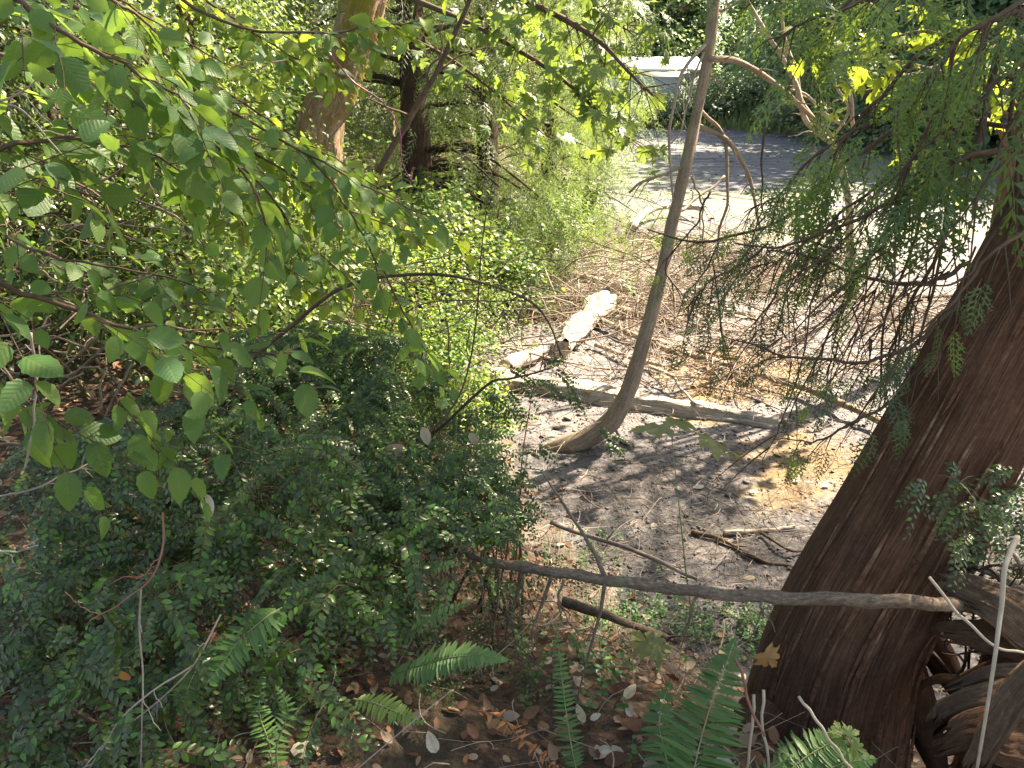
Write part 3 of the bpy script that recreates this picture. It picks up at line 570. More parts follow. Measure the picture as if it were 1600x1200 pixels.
# ------------------------------------------------------------------ curved dead tree
base = G(880, 702)
YB = base[1]
tc_ = [(835, 712, YB+.25), (858, 706, YB+.05), (885, 697, YB), (920, 683, YB), (955, 655, YB+.02), (985, 600, YB+.05), (1010, 520, YB+.12), (1035, 425, YB+.2), (1050, 355, YB+.25), (1070, 265, YB+.3), (1090, 168, YB+.4), (1108, 75, YB+.5), (1117, -30, YB+.55), (1125, -200, YB+.7)]
dw = [18, 25, 28, 29, 28, 25, 22, 20, 18, 17, 17, 17, 18, 15]
pp = PS(tc_); dead = thing('dead_tree', base, 'bare curved dead tree leaning right, sweeping up from the mud beside the pale log', 'tree')
rd = [px(p, d/2) for p, d in zip(pp, dw)]
mb = MB(); trunk_mesh(mb, pp, rd, 160, 40, .05, 2, .13); obj('trunk', mb, M['snag'], dead)
def limb(parent, ctrl, d0, d1, mat='snag', twigs=0, name='limb', tl=.25, seg=24, jit=.006):
    pts = crom(PS(ctrl), seg); pts += wob(seg, px(pts[0], 3)*min(1, jit/.006)); mb = MB(); r0, r1 = px(pts[0], d0/2), px(pts[-1], d1/2)
    mb.tube(pts, np.linspace(r0, r1, seg), 8, rough=.15, seed=int(d0)); T = nrm(np.gradient(pts, axis=0)); tw = []
    for k in range(twigs):
        i = int(rng.integers(3, seg)); d = nrm(T[i]*.6+rv(1, .5)[0]+[0, 0, -.2]); L = tl*rng.uniform(.4, 1.2); tw.append(np.linspace(0, 1, 6)[:, None]*d*L+pts[i]+wob(6, L*.05)+np.array([0, 0, -.1*L])*np.linspace(0, 1, 6)[:, None]**2)
    if tw: mb.tubes(np.array(tw), np.linspace(max(.002, r1*.6), .0015, 6)[None], 5)
    return obj(name, mb, M[mat], parent), pts
Y1 = YB+.45
limb(dead, [(1105, 92, Y1), (1150, 95, Y1+.1), (1205, 128, Y1+.2), (1259, 175, Y1+.3), (1300, 212, Y1+.4)], 11, 6, twigs=8)
limb(dead, [(1094, 172, Y1), (1120, 197, Y1), (1132, 230, Y1), (1136, 300, Y1), (1126, 350, Y1), (1120, 400, Y1)], 7, 3, twigs=5)
limb(dead, [(1086, 195, Y1), (1125, 217, Y1), (1150, 247, Y1), (1165, 275, Y1), (1175, 310, Y1), (1190, 365, Y1)], 9, 4, twigs=6)
limb(dead, [(1102, 70, Y1), (1072, 105, Y1-.1), (1057, 155, Y1-.2), (1047, 212, Y1-.2), (1047, 262, Y1-.2), (1055, 345, Y1-.2)], 6, 3, 'twig_grey', 4)
limb(dead, [(1100, 82, Y1), (1085, 120, Y1-.1), (1070, 185, Y1-.15), (1055, 210, Y1-.15), (1022, 245, Y1-.2)], 4, 2, 'twig_grey', 3)
limb(dead, [(1096, 118, Y1), (1115, 128, Y1), (1133, 137, Y1)], 5, 2)
limb(dead, [(1070, 262, YB+.3), (1040, 270, YB+.2), (1015, 280, YB+.1), (983, 301, YB)], 5, 4, twigs=2)
limb(dead, [(1080, 275, YB+.3), (1090, 305, YB+.3), (1096, 340, YB+.3), (1098, 380, YB+.3)], 4, 2, twigs=4)
limb(dead, [(1060, 330, YB+.3), (1092, 308, YB+.5), (1132, 275, YB+.7)], 6, 4, 'twig_grey', 3)
limb(dead, [(960, 668, YB), (978, 690, YB), (1000, 702, YB-.05), (1010, 705, YB-.1)], 5, 2, name='root')
limb(dead, [(905, 700, YB), (880, 690, YB+.2), (850, 680, YB+.35), (815, 672, YB+.4)], 13, 8, name='root')
limb(dead, [(1112, 20, Y1+.1), (1150, 5, Y1+.2), (1200, -20, Y1+.3)], 5, 3)
# second dead sapling whose pale limbs cross the cedar foliage
g2 = G(1335, 470); Y2 = 8.6
ds = thing('dead_sapling', g2, 'pale dead sapling with crossing bleached limbs behind the cedar boughs', 'tree')
limb(ds, [(1335, 470, g2[1]), (1325, 380, 9.2), (1310, 290, 8.8), (1295, 215, Y2)], 12, 9, 'twig_grey', name='trunk')
limb(ds, [(1297, 222, Y2), (1262, 190, Y2), (1235, 125, Y2), (1202, 70, Y2), (1160, -10, Y2)], 9, 6, 'twig_grey', 8)
limb(ds, [(1290, 215, Y2), (1262, 165, Y2+.1), (1240, 105, Y2+.1), (1228, 40, Y2+.1), (1222, -40, Y2)], 8, 4, 'twig_grey', 8)
limb(ds, [(1318, 195, Y2), (1290, 175, Y2), (1262, 150, Y2), (1235, 140, Y2)], 6, 3, 'twig_grey', 6)
limb(ds, [(1334, 205, Y2), (1325, 140, Y2), (1312, 95, Y2), (1298, 40, Y2)], 6, 3, 'twig_grey', 5)
limb(ds, [(1366, 125, Y2), (1350, 95, Y2), (1330, 60, Y2)], 6, 3, 'twig_grey', 3)
limb(ds, [(1300, 215, Y2), (1330, 170, Y2), (1310, 120, Y2), (1345, 100, Y2)], 5, 3, 'twig_grey', 3)

# ------------------------------------------------------------------ logs and fallen branches
def log(name, a, b, r0, r1, mat, label, cat='log', k=40, ridg=.07, seed=0, mid=None):
    pts = [a, b] if mid is None else [a, mid, b]; mb = MB(); t = thing(name, a, label, cat); pts_, rad = trunk_mesh(mb, np.array([a, *( [mid] if mid is not None else [(np.array(a)+b)/2]), b]), [r0, (r0+r1)/2, r1], 90, k, ridg, seed, .2)
    obj('wood', mb, M[mat], t)
    for e, nm in ((0, 1), (-1, 1)):
        d = nrm(pts_[1]-pts_[0]) if e == 0 else nrm(pts_[-1]-pts_[-2]); s_ = nrm(np.cross(d, [0, 0, 1.])); u_ = np.cross(s_, d); cb = MB(); sgn = -1 if e == 0 else 1
        aa = np.linspace(0, 2*math.pi, 18, endpoint=False); V = [pts_[e]+d*sgn*.25*r0]+[pts_[e]+rad[e]*.97*(s_*math.cos(x)+u_*math.sin(x))+d*sgn*(rng.uniform(-.2, .6)+1.1*abs(rng.normal(0, .7)))*r0 for x in aa]
        cb.add(V, [(0, 1+i, 1+(i+1) % 18) for i in range(18)]); obj('broken_end', cb, M[mat], t)
    return t
def gp(u, v, up=0.0): p = P_pos(u, v); return np.array([p[0], p[1], max(gnd(p[0], p[1]), 0)+up])
log1 = log('fallen_log', gp(755, 597, .03), gp(1215, 664, -.01), .12, .09, 'grey', 'long bleached grey log lying flat on the mud behind the curved tree base', seed=3, ridg=.2, mid=gp(985, 632, .02))
log2 = log('fallen_log', gp(878, 560, .12), gp(945, 492, .2), .11, .15, 'grey', 'thick short pale log section lying end-on with bright sunlit top', seed=5, ridg=.17, mid=gp(905, 528, .13))
def stick(name, ctrl, d0, d1, mat, label, cat='branch', twigs=0, group=None, tl=.3, up=.02):
    c = []
    for q in ctrl:
        if len(q) == 2: p = gp(q[0], q[1], up)
        else: p = P(*q)
        c.append(p)
    c = np.array(c); pts = crom(c, 30); pts += wob(30, px(c[0], 2.2)); mb = MB(); r0, r1 = px(pts[0], d0/2), px(pts[-1], d1/2); t = thing(name, pts[0], label, cat, group)
    mb.tube(pts, np.linspace(r0, r1, 30), 9, rough=.15, seed=d0); obj('wood', mb, M[mat], t); T = nrm(np.gradient(pts, axis=0))
    for k in range(twigs):
        i = int(rng.integers(4, 29)); d = nrm(T[i]*rng.uniform(.2, .9)+rv(1, .5)[0]+[0, 0, .2]); L = tl*rng.uniform(.4, 1.3); b = MB()
        xx = np.linspace(0, 1, 10)[:, None]; tp = pts[i]+d*L*xx+wob(10, L*.04)+np.array([0, 0, -.15*L])*xx*xx; b.tube(tp, np.linspace(min(r0*.6, max(.002, r1*.7)), .001, 10), 5); obj('twig', b, M[mat], t)
    return t
stick('fallen_branch', [(938, 500), (960, 494), (1000, 500), (1045, 508), (1075, 492)], 16, 9, 'snag', 'stout crooked dead limb on the mud right of the pale log section', twigs=4, up=.08)
stick('fallen_branch', [(935, 512), (985, 535), (1030, 552), (1090, 570), (1160, 592), (1250, 618), (1330, 655), (1400, 690)], 10, 12, 'snag', 'long dark fallen branch running right across the mud to the cedar trunk', twigs=9, up=.1)
stick('fallen_branch', [(1150, 462), (1230, 466), (1330, 470), (1420, 472), (1520, 468)], 6, 5, 'twig', 'thin straight dark branch lying level on the mud under the cedar boughs', twigs=4, up=.06)
stick('fallen_branch', [(850, 425), (920, 440), (1000, 460), (1060, 478), (1180, 500)], 9, 6, 'twig_grey', 'bleached straight branch lying across the twig litter above the log section', twigs=8, up=.05)
stick('fallen_branch', [(930, 545), (1000, 572), (1040, 580), (1075, 560)], 7, 3, 'twig_grey', 'pale forked stick just below the dark fallen branch, behind the curved trunk', twigs=3, up=.05)
stick('fallen_branch', [(1015, 590), (1045, 605), (1085, 650)], 6, 4, 'twig_grey', 'short pale stick leaning over the long log right of the curved trunk', twigs=2, up=.12)
stick('fallen_branch', [(985, 375), (1010, 350), (1050, 340), (1095, 345)], 14, 8, 'grey', 'white bleached branch arching up left of the curved trunk near the twig drift', twigs=5, up=.25)
stick('fallen_branch', [(1265, 445), (1210, 420), (1150, 405), (1090, 410)], 8, 5, 'twig_grey', 'bleached branch in the twig drift right of the curved trunk', twigs=6, up=.1)
stick('fallen_branch', [(1080, 835), (1130, 850), (1190, 880), (1240, 890), (1280, 925)], 8, 6, 'twig', 'dark crooked stick on the shaded mud left of the cedar trunk', twigs=4, tl=.15, up=.02)
stick('fallen_branch', [(1130, 838), (1190, 835), (1240, 830)], 9, 5, 'twig_grey', 'pale stick on the shaded mud above the crooked dark one', twigs=3, tl=.12, up=.02)
stick('fallen_branch', [(860, 815, 3.6), (930, 845, 3.5), (990, 862, 3.3), (1050, 890, 3.1), (1090, 905, 3.0)], 8, 6, 'twig_grey', 'pale straight stick sloping down behind the long foreground pole', twigs=3, tl=.15)
stick('fallen_branch', [(1190, 840), (1230, 870), (1280, 860), (1300, 840)], 4, 3, 'twig', 'thin curled twig on the mud close to the cedar trunk', twigs=3, tl=.12, up=.02)
stick('root_chunk', [(790, 592), (812, 578), (835, 566), (850, 560)], 30, 14, 'grey', 'pale knobbly wood chunk lying between the log and the log section', 'wood', up=.1)
stick('fallen_branch', [(880, 940, 2.7), (950, 960, 2.6), (1010, 985, 2.6), (1050, 1000, 2.6)], 16, 8, 'pole', 'grey branch lying in herbs below the long foreground pole', twigs=2, tl=.12)
# the long pole across the foreground
pole = thing('fallen_pole', P(650, 848, 2.25), 'long thin fallen alder pole lying level across the foreground, in front of the cedar trunk', 'pole')
pc2 = [(600, 838, 2.3), (650, 846, 2.25), (700, 856, 2.2), (780, 880, 2.1), (860, 893, 2.02), (940, 905, 1.95), (1030, 917, 1.88), (1120, 928, 1.8), (1220, 934, 1.74), (1330, 937, 1.7), (1430, 941, 1.72), (1500, 946, 1.86), (1560, 950, 2.02)]
pts = crom(PS(pc2), 80); pts[:, 2] += .003*np.sin(np.arange(80)*.9); mb = MB(); rr = np.interp(np.linspace(0, 1, 80), [0, .5, 1], [.0145, .0165, .0195])*(1+.035*np.sin(np.arange(80)*1.7)+.16*np.isin(np.arange(80), [9, 22, 23, 37, 38, 52, 61, 70])); mb.tube(pts, rr, 20, rough=.05, seed=3); obj('wood', mb, M['pole'], pole)
for q, (a, b, c, d0) in enumerate([((945, 902, 1.95), (915, 840, 2.05), (845, 735, 2.3), 9), ((815, 895, 2.05), (800, 960, 2.05), (790, 1000, 2.05), 6), ((862, 900, 2.0), (845, 950, 1.98), (830, 990, 1.95), 6), ((945, 912, 1.93), (930, 985, 1.9), (905, 1080, 1.85), 7), ((780, 890, 2.1), (775, 950, 2.1), (770, 1000, 2.1), 5), ((1090, 930, 1.82), (1080, 950, 1.8), (1075, 975, 1.8), 5), ((740, 870, 2.15), (755, 920, 2.1), (745, 960, 2.1), 5), ((1192, 936, 1.74), (1190, 948, 1.72), (1194, 962, 1.72), 5), ((880, 905, 1.98), (872, 940, 1.96), (890, 960, 1.9), 4)]):
    limb(pole, [a, b, c], d0, 2.5, 'pole', name='side_twig', twigs=3, tl=.1, jit=.003)

# twig drift on the far side of the shore
def twig_drift():
    TW = []
    for (n, xr, yr, L, r0) in ((20000, (-2.6, 6.5), (7.0, 17), .42, .005), (700, (-2.6, 6.5), (7.2, 15), 1.3, .011), (900, (-1, 4), (4.2, 8), .2, .003), (900, (.2, 3.5), (3.0, 5), .14, .0022), (700, (-1.6, 1.2), (1.3, 3.4), .16, .0016)):
        x = rng.uniform(*xr, n); y = rng.uniform(*yr, n)
        if yr[0] > 6.9: kk = rng.random(n) < np.clip(1.3-abs(y-10.8)/4.2, 0, 1)*np.clip(1.5-np.abs(x-1.4)/4, 0, 1)*np.clip(.6+.8*fnoise(x, y, 1.3, 9), .1, 1); x, y = x[kk], y[kk]
        m = len(x); z = np.maximum(gz(x, y), mz(x, y))+rng.uniform(0, .07, m)+(.16*rng.random(m)**3 if yr[0] > 6.9 else 0); th = rng.uniform(0, math.pi*2, m); l = L*rng.lognormal(0, .5, m); d = np.stack([np.cos(th), np.sin(th), rng.uniform(-.02, .35, m)], -1)*l[:, None]; c = rng.normal(0, .09, (m, 3))*l[:, None]
        t = np.linspace(0, 1, 6)[None, :, None]; TW.append((np.stack([x, y, z], -1)[:, None]+d[:, None]*t+c[:, None]*np.sin(3*t)*2, r0*rng.uniform(.5, 1.5, m)))
    tw = np.concatenate([q[0] for q in TW]); R0 = np.concatenate([q[1] for q in TW])[:, None]*np.linspace(1, .5, 6)[None]; pk = rng.random(len(tw)) < .42
    mb = MB(); mb.tubes(tw[~pk], R0[~pk], 4); obj('twig_litter', mb, M['twig_grey'], None, kind='stuff', label='bleached dry twigs drifted over the shore', category='twigs')
    mb = MB(); mb.tubes(tw[pk], R0[pk], 4); obj('dark_twig_litter', mb, M['twig'], None, kind='stuff', label='dark broken twigs scattered among the bleached ones', category='twigs')
twig_drift()

# ------------------------------------------------------------------ hazel
def hazel(label, root, brs, mats, size=(.055, .092), sub=12, name='hazel_bush', maxn=300, group=None, bare=.0, subL=(.16, .36)):
    t = thing(name, root, label, 'shrub', group); A, Nn, S, O = [], [], [], []
    for ctrl, d0 in brs:
        pts = crom(PS(ctrl), 30); ln = np.sum(np.linalg.norm(np.diff(pts, axis=0), axis=1)); pts[1:] += np.cumsum(rv(29, .004), 0)
        mb = MB(); mb.tube(pts, np.linspace(d0, .0018, 30), 7, rough=.08); T = nrm(np.gradient(pts, axis=0)); tw = []
        ns = max(3, int(ln*sub))
        def leafrun(q, dirs, n, i0=0):
            for k in range(n):
                f = (k+.6)/n; j = int(f*(len(q)-1)); d = dirs; side = nrm(np.cross(d, [0, 0, 1.]))*(1 if (k+i0) % 2 else -1)
                a = nrm(d*.8+side*.7+np.array([0, 0, -rng.uniform(.0, 1.1)])+rv(1, .3)[0]); p = q[j]+a*.008
                A.append(a); O.append(p+a*.006); S.append(rng.uniform(*size)*(1-.25*(f > .85))); toc = nrm(CAM-p)
                Nn.append(nrm(np.array([.2, .1, .8])+toc*rng.uniform(-.1, .9)+rv(1, .45)[0]))
                tw.append(np.stack([q[j]+(p+a*.008-q[j])*x for x in (0, .3, .6, 1)]))
        for k in range(ns):
            f = .1+.9*(k+rng.random())/ns; i = min(29, int(f*29)); side = nrm(np.cross(T[i], [0, 0, 1.]))*(1 if k % 2 else -1)
            if rng.random() < bare: continue
            d = nrm(T[i]*rng.uniform(.4, 1)+side*rng.uniform(.3, .9)+np.array([0, 0, rng.uniform(-.5, .3)])); L = rng.uniform(*subL)*(1.2-.5*f)
            q = np.stack([pts[i]+d*L*x+np.array([0, 0, -.25*L*x*x]) for x in np.linspace(0, 1, 8)]); q[1:] += rv(7, .004); tw.append(q[[0, 2, 5, 7]]); leafrun(q, d, int(L/.042), k)
        leafrun(pts[20:], T[28], 4)
        mb.tubes(np.array(tw), np.linspace(.0016, .0008, 4)[None], 4); obj('stem', mb, M['twig'], t)
    leaves(t, 'leaf', T_hazel, mats, np.array(A), np.array(Nn), np.array(S), np.array(O), maxn); return t
hz = M['hazel']
hazel('foreground hazel with big toothed green leaves reaching in from the left edge', np.array([-2.6, 1.6, gnd(-2.6, 1.6)]), [
    ([(-260, 60, 1.9), (-60, -20, 1.7), (80, 40, 1.6), (200, 110, 1.65), (290, 170, 1.7)], .008),
    ([(-260, 160, 1.9), (-40, 120, 1.8), (120, 130, 1.8), (260, 200, 1.9), (380, 300, 2.0), (420, 400, 2.0)], .008),
    ([(-200, 240, 1.7), (-20, 250, 1.6), (120, 240, 1.7), (240, 260, 1.8), (330, 320, 1.9)], .007),
    ([(-200, 380, 1.6), (-20, 440, 1.5), (100, 490, 1.55), (220, 540, 1.6), (330, 555, 1.7), (445, 560, 1.75)], .007),
    ([(-160, 380, 1.4), (-20, 300, 1.4), (70, 290, 1.5), (160, 330, 1.6)], .006),
    ([(150, 560, 1.6), (165, 600, 1.62), (180, 640, 1.62), (205, 690, 1.62), (250, 700, 1.65)], .003),
    ([(-160, 560, 1.5), (-30, 600, 1.45), (40, 640, 1.5), (90, 650, 1.55)], .004)], hz, maxn=300)
hazel('hazel with leaves in shade beyond the foreground hazel, above the dark huckleberry', np.array([-2.9, 3.2, gnd(-2.9, 3.2)]), [
    ([(-150, -60, 2.6), (60, -20, 2.5), (200, 60, 2.5), (330, 150, 2.5), (470, 230, 2.6), (580, 290, 2.6), (690, 350, 2.7)], .008),
    ([(-100, 60, 2.8), (100, 110, 2.6), (250, 190, 2.5), (380, 270, 2.4), (450, 360, 2.4), (470, 430, 2.5)], .008),
    ([(-100, 330, 2.6), (50, 380, 2.4), (160, 400, 2.4), (270, 420, 2.4), (330, 450, 2.4)], .006),
    ([(480, 240, 2.6), (540, 320, 2.6), (600, 420, 2.6), (650, 520, 2.6), (680, 580, 2.6)], .004),
    ([(60, -60, 2.2), (170, 0, 2.1), (260, 60, 2.2), (320, 110, 2.2)], .006)], hz, size=(.055, .085))
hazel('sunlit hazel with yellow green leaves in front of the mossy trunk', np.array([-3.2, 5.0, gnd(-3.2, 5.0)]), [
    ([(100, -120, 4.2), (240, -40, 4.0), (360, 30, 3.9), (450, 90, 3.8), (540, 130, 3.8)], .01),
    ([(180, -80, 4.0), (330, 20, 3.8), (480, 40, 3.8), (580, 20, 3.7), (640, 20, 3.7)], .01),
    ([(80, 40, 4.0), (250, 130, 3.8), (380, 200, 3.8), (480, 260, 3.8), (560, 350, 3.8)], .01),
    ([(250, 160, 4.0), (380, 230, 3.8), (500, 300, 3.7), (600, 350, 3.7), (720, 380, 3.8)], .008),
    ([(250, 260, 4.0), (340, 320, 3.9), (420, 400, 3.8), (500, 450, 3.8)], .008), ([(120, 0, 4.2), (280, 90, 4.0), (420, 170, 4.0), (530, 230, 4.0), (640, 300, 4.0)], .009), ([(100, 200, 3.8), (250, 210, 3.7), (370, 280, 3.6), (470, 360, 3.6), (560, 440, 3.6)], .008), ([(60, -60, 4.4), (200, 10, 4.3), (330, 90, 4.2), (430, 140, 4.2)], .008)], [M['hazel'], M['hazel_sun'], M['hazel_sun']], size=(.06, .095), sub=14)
def brush(label, cu, cv_, Y, su, sv, n, L):
    root = G(cu, cv_+sv); t = thing('dry_brush', root, label, 'brush'); TW = []
    for k in range(n):
        p = P(cu+rng.normal(0, su), cv_+rng.normal(0, sv), Y+rng.normal(0, .35)); d = nrm(rng.normal(0, 1, 3)*[1, .5, .5]); l = L*rng.uniform(.4, 1.3); x = np.linspace(0, 1, 9)[:, None]; TW.append(p+d*l*x+wob(9, l*.05)+np.array([0, 0, -.2*l])*x*x)
    mb = MB(); mb.tubes(np.array(TW), np.linspace(.0042, .0012, 9)[None]*rng.uniform(.5, 1.5, (n, 1)), 5); obj('dead_twigs', mb, M['pole'], t, kind='stuff')
    for k in range(5):
        p = P(cu+rng.normal(0, su), cv_, Y); r_ = root+[rng.normal(0, .2), 0, -.05]; mb = MB(); mb.tube(crom([r_, (r_+p)/2+rv(1, .1)[0], p], 14), np.linspace(.012, .004, 14), 6); obj('stem', mb, M['pole'], t)
brush('dry leafless brush tangled behind the foreground hazel at left', 130, 300, 3.4, 150, 90, 70, .45)
brush('dry leafless brush on the sunny bank left of the twig drift', 620, 470, 4.6, 130, 60, 110, .5)
brush('dry leafless brush over the brown litter at far left', 110, 520, 2.8, 110, 90, 70, .35)
# bare arching branches in the shrub layer
stick('bare_branch', [(395, 560, 2.9), (450, 512, 2.8), (520, 460, 2.75), (600, 430, 2.7), (700, 430, 2.7), (800, 460, 2.7), (850, 500, 2.7), (880, 560, 2.7)], 7, 2, 'twig', 'dark bare branch arching over the sunlit shrubs at centre left', twigs=8, tl=.3)
stick('bare_branch', [(-40, 700, 1.9), (20, 695, 1.85), (60, 705, 1.8)], 7, 4, 'twig', 'short broken brown branch poking in at the left edge', twigs=0)
stick('bare_branch', [(48, 520, 1.35), (56, 600, 1.35), (50, 660, 1.35), (38, 735, 1.35)], 4, 3, 'twig_grey', 'thin pale dangling twig hanging straight down at far left', twigs=2, tl=.06)
stick('bare_branch', [(-30, 170, 1.5), (20, 150, 1.5), (60, 120, 1.5)], 5, 2, 'twig_grey', 'pale forked twig at the upper left edge', twigs=2, tl=.06)
stick('bare_branch', [(-30, 155, 1.5), (40, 175, 1.5), (100, 245, 1.5)], 4, 2, 'twig_grey', 'pale thin twig slanting down under the forked one at left', twigs=1, tl=.06)
stick('bare_branch', [(80, 175, 1.6), (115, 172, 1.6), (160, 152, 1.6)], 4, 2, 'twig_grey', 'small pale twig pointing right among the big hazel leaves', twigs=1, tl=.06)
stick('bare_branch', [(590, 270, 5.5), (640, 175, 5.6), (690, 90, 5.7), (735, -10, 5.8), (760, -120, 5.8)], 10, 7, 'twig', 'slender leaning stem crossing the sunlit conifer at top centre', 'stem', twigs=6, tl=.5)
stick('bramble_cane', [(520, 90, 3.2), (555, 130, 3.2), (600, 165, 3.2), (622, 205, 3.2), (625, 250, 3.2), (645, 285, 3.2)], 2.6, 2, 'bramble', 'thin crimson bramble cane looping down beside the mossy trunk', 'cane')
stick('bare_branch', [(160, -20, 2.6), (200, 60, 2.6), (240, 120, 2.6), (290, 190, 2.7), (330, 240, 2.8)], 6, 4, 'pole', 'straight grey brown rod slanting down through the hazel leaves', 'branch', twigs=2)

# ------------------------------------------------------------------ evergreen huckleberry
def spray_bush(label, root, regions, mat, lsize=(.021, .031), name='huckleberry_bush', maxn=300, spacing=.0082, stems=10, group=None, twigmat='twig'):
    t = thing(name, root, label, 'shrub', group); A, Nn, S, O, TW, bases = [], [], [], [], [], []
    for (u0, u1, v0, v1, ya, yb, n, dirx, Ls) in regions:
        for _ in range(n):
            u = rng.uniform(u0, u1); v = rng.uniform(v0, v1); f = (v-v0)/(v1-v0); Y = ya+(yb-ya)*f+abs(rng.normal(0, .2))+.1*math.sin(u*.021)*math.cos(v*.027)
            if math.sin(u*.031+1)*math.sin(v*.037+u*.01) > .62 and n > 15: continue
            p = P(u, v, Y)
            if p[2] < gnd(p[0], p[1])+.02: p = G(u, v, .05)
            L = rng.uniform(*Ls); d0 = nrm(np.array([dirx+rng.normal(0, .7), -.5+rng.normal(0, .5), rng.normal(.15, .35)])); g = rng.uniform(.5, 1.4)
            def cv(s): return p + d0*L*s + np.array([0, 0, -g*L*s*s*.7])
            q = np.stack([cv(s) for s in np.linspace(-.5, 1, 7)]); TW.append(q); m = int(L*1.1/spacing); bases.append(q[0])
            pn = nrm(np.array([0, -.75, 1.])+rv(1, .3)[0])
            def run(fn, m, L2, sc):
                s = (np.arange(m)+.5)/m; c = np.stack([fn(x) for x in s]); tg = nrm(np.gradient(c, axis=0)) if m > 1 else np.array([[0, 0, -1.]])
                sd_ = nrm(np.cross(tg, pn))*np.where(np.arange(m) % 2, 1, -1)[:, None]; a = nrm(tg*.75+sd_*.95+rv(m, .1)); A.append(a); O.append(c+a*.002); S.append(rng.uniform(*lsize, m)*sc*(1-.45*s**3)); Nn.append(nrm(pn+rv(m, .13)))
            run(cv, m, L, 1)
            for j in range(int(rng.integers(0, 3))):
                s0 = rng.uniform(.05, .7); b = cv(s0); tg = nrm(cv(s0+.05)-b); sd_ = nrm(np.cross(tg, pn))*(1 if j % 2 else -1); dd = nrm(tg*.7+sd_*.8); l2 = L*rng.uniform(.25, .5)
                fn = (lambda x, b=b, dd=dd, l2=l2: b+dd*l2*x+np.array([0, 0, -.3*l2*x*x])); run(fn, max(3, int(l2*1.1/spacing)), l2, .9); TW.append(np.stack([fn(x) for x in np.linspace(0, 1, 7)]))
    A, Nn, S, O = map(np.concatenate, (A, Nn, S, O)); kp = open_view(O, [(652, 840, 846, 905, .8)]); A, Nn, S, O = A[kp], Nn[kp], S[kp], O[kp]; mb = MB(); mb.tubes(np.array(TW), np.linspace(.0011, .0006, 7)[None], 4); obj('twigs', mb, M[twigmat], t, kind='stuff')
    bases = np.array(bases); idx = rng.choice(len(bases), min(stems, len(bases)), replace=False)
    for i in idx:
        b = bases[i]; r_ = np.array([root[0]+(b[0]-root[0])*.4+rng.normal(0, .08), root[1]+(b[1]-root[1])*.4+rng.normal(0, .08), 0]); r_[2] = gnd(r_[0], r_[1])-.03
        mb = MB(); c = crom([r_, (r_+b)/2+np.array([rng.normal(0, .04), 0, .1]), b], 12); mb.tube(c, np.linspace(.007, .002, 12), 6); obj('stem', mb, M['twig'], t)
    leaves(t, 'leaf', T_huck, mat, A, Nn, S, O, maxn); return t
def gr(x, y): return np.array([x, y, gnd(x, y)])
hk = [M['huck']]*6+[M['huck_young']]
spray_bush('near evergreen huckleberry with hanging rows of glossy leaves at lower left', gr(-.95, 1.6), [(-20, 330, 880, 1180, 1.62, 1.2, 120, .0, (.12, .3)), (330, 520, 880, 1120, 1.7, 1.35, 40, .2, (.1, .22)), (-20, 120, 760, 900, 1.9, 1.65, 14, -.1, (.12, .25))], hk)
spray_bush('huckleberry bush with a broad dark glossy crown at the left of the centre foreground', gr(-.7, 2.2), [(100, 520, 660, 900, 2.1, 1.7, 230, .1, (.14, .3)), (-20, 130, 620, 900, 2.6, 2.0, 20, .1, (.14, .3))], hk)
spray_bush('bright edged huckleberry bush overhanging the left end of the long pole', gr(-.2, 2.5), [(480, 770, 690, 860, 2.45, 2.0, 240, .3, (.12, .26)), (470, 640, 850, 960, 1.9, 1.7, 60, .1, (.1, .22)), (560, 800, 760, 870, 2.3, 2.05, 50, .2, (.1, .2))], hk)
spray_bush('dark fine leaved huckleberry mound behind the lower hazel leaves', gr(-1.0, 3.5), [(370, 620, 520, 690, 3.4, 2.9, 330, .2, (.15, .32)), (230, 400, 600, 720, 3.2, 2.7, 90, .0, (.15, .3))], hk, maxn=120)
spray_bush('sparse huckleberry sprays silhouetted against the sunlit log', gr(-.2, 3.7), [(640, 760, 600, 760, 3.6, 3.1, 60, .4, (.14, .28)), (790, 900, 570, 620, 3.6, 3.5, 9, .9, (.15, .25)), (760, 850, 690, 760, 3.4, 3.2, 16, .4, (.1, .2)), (920, 960, 675, 700, 3.7, 3.6, 4, .6, (.08, .15))], hk, maxn=100, twigmat='twig')
spray_bush('fine leaved huckleberry hanging below the left half of the long pole', gr(.0, 2.6), [(740, 850, 780, 900, 2.6, 2.4, 90, .1, (.1, .2)), (620, 860, 880, 1080, 2.3, 1.95, 70, .3, (.1, .2))], hk, lsize=(.01, .017), maxn=100, spacing=.008)
spray_bush('small glossy huckleberry shrub growing against the right side of the cedar trunk', gr(1.75, 2.3), [(1430, 1600, 730, 850, 1.75, 1.75, 42, -.2, (.06, .14)), (1540, 1620, 760, 900, 2.0, 1.9, 50, -.1, (.08, .16))], hk, lsize=(.014, .024), maxn=150, stems=2)
stick('bare_branch', [(645, 690, 3.3), (700, 660, 3.25), (760, 600, 3.2), (800, 590, 3.2), (860, 575, 3.2)], 6, 3, 'twig', 'dark twig carrying huckleberry sprays in front of the log', twigs=4)
stick('bare_branch', [(560, 810, 2.6), (600, 760, 2.7), (650, 690, 2.8), (700, 640, 2.9), (730, 560, 3.0), (745, 440, 3.0), (760, 330, 3.0)], 5, 2, 'twig', 'upright thin dark stem rising through the shrubs left of the log', twigs=4)
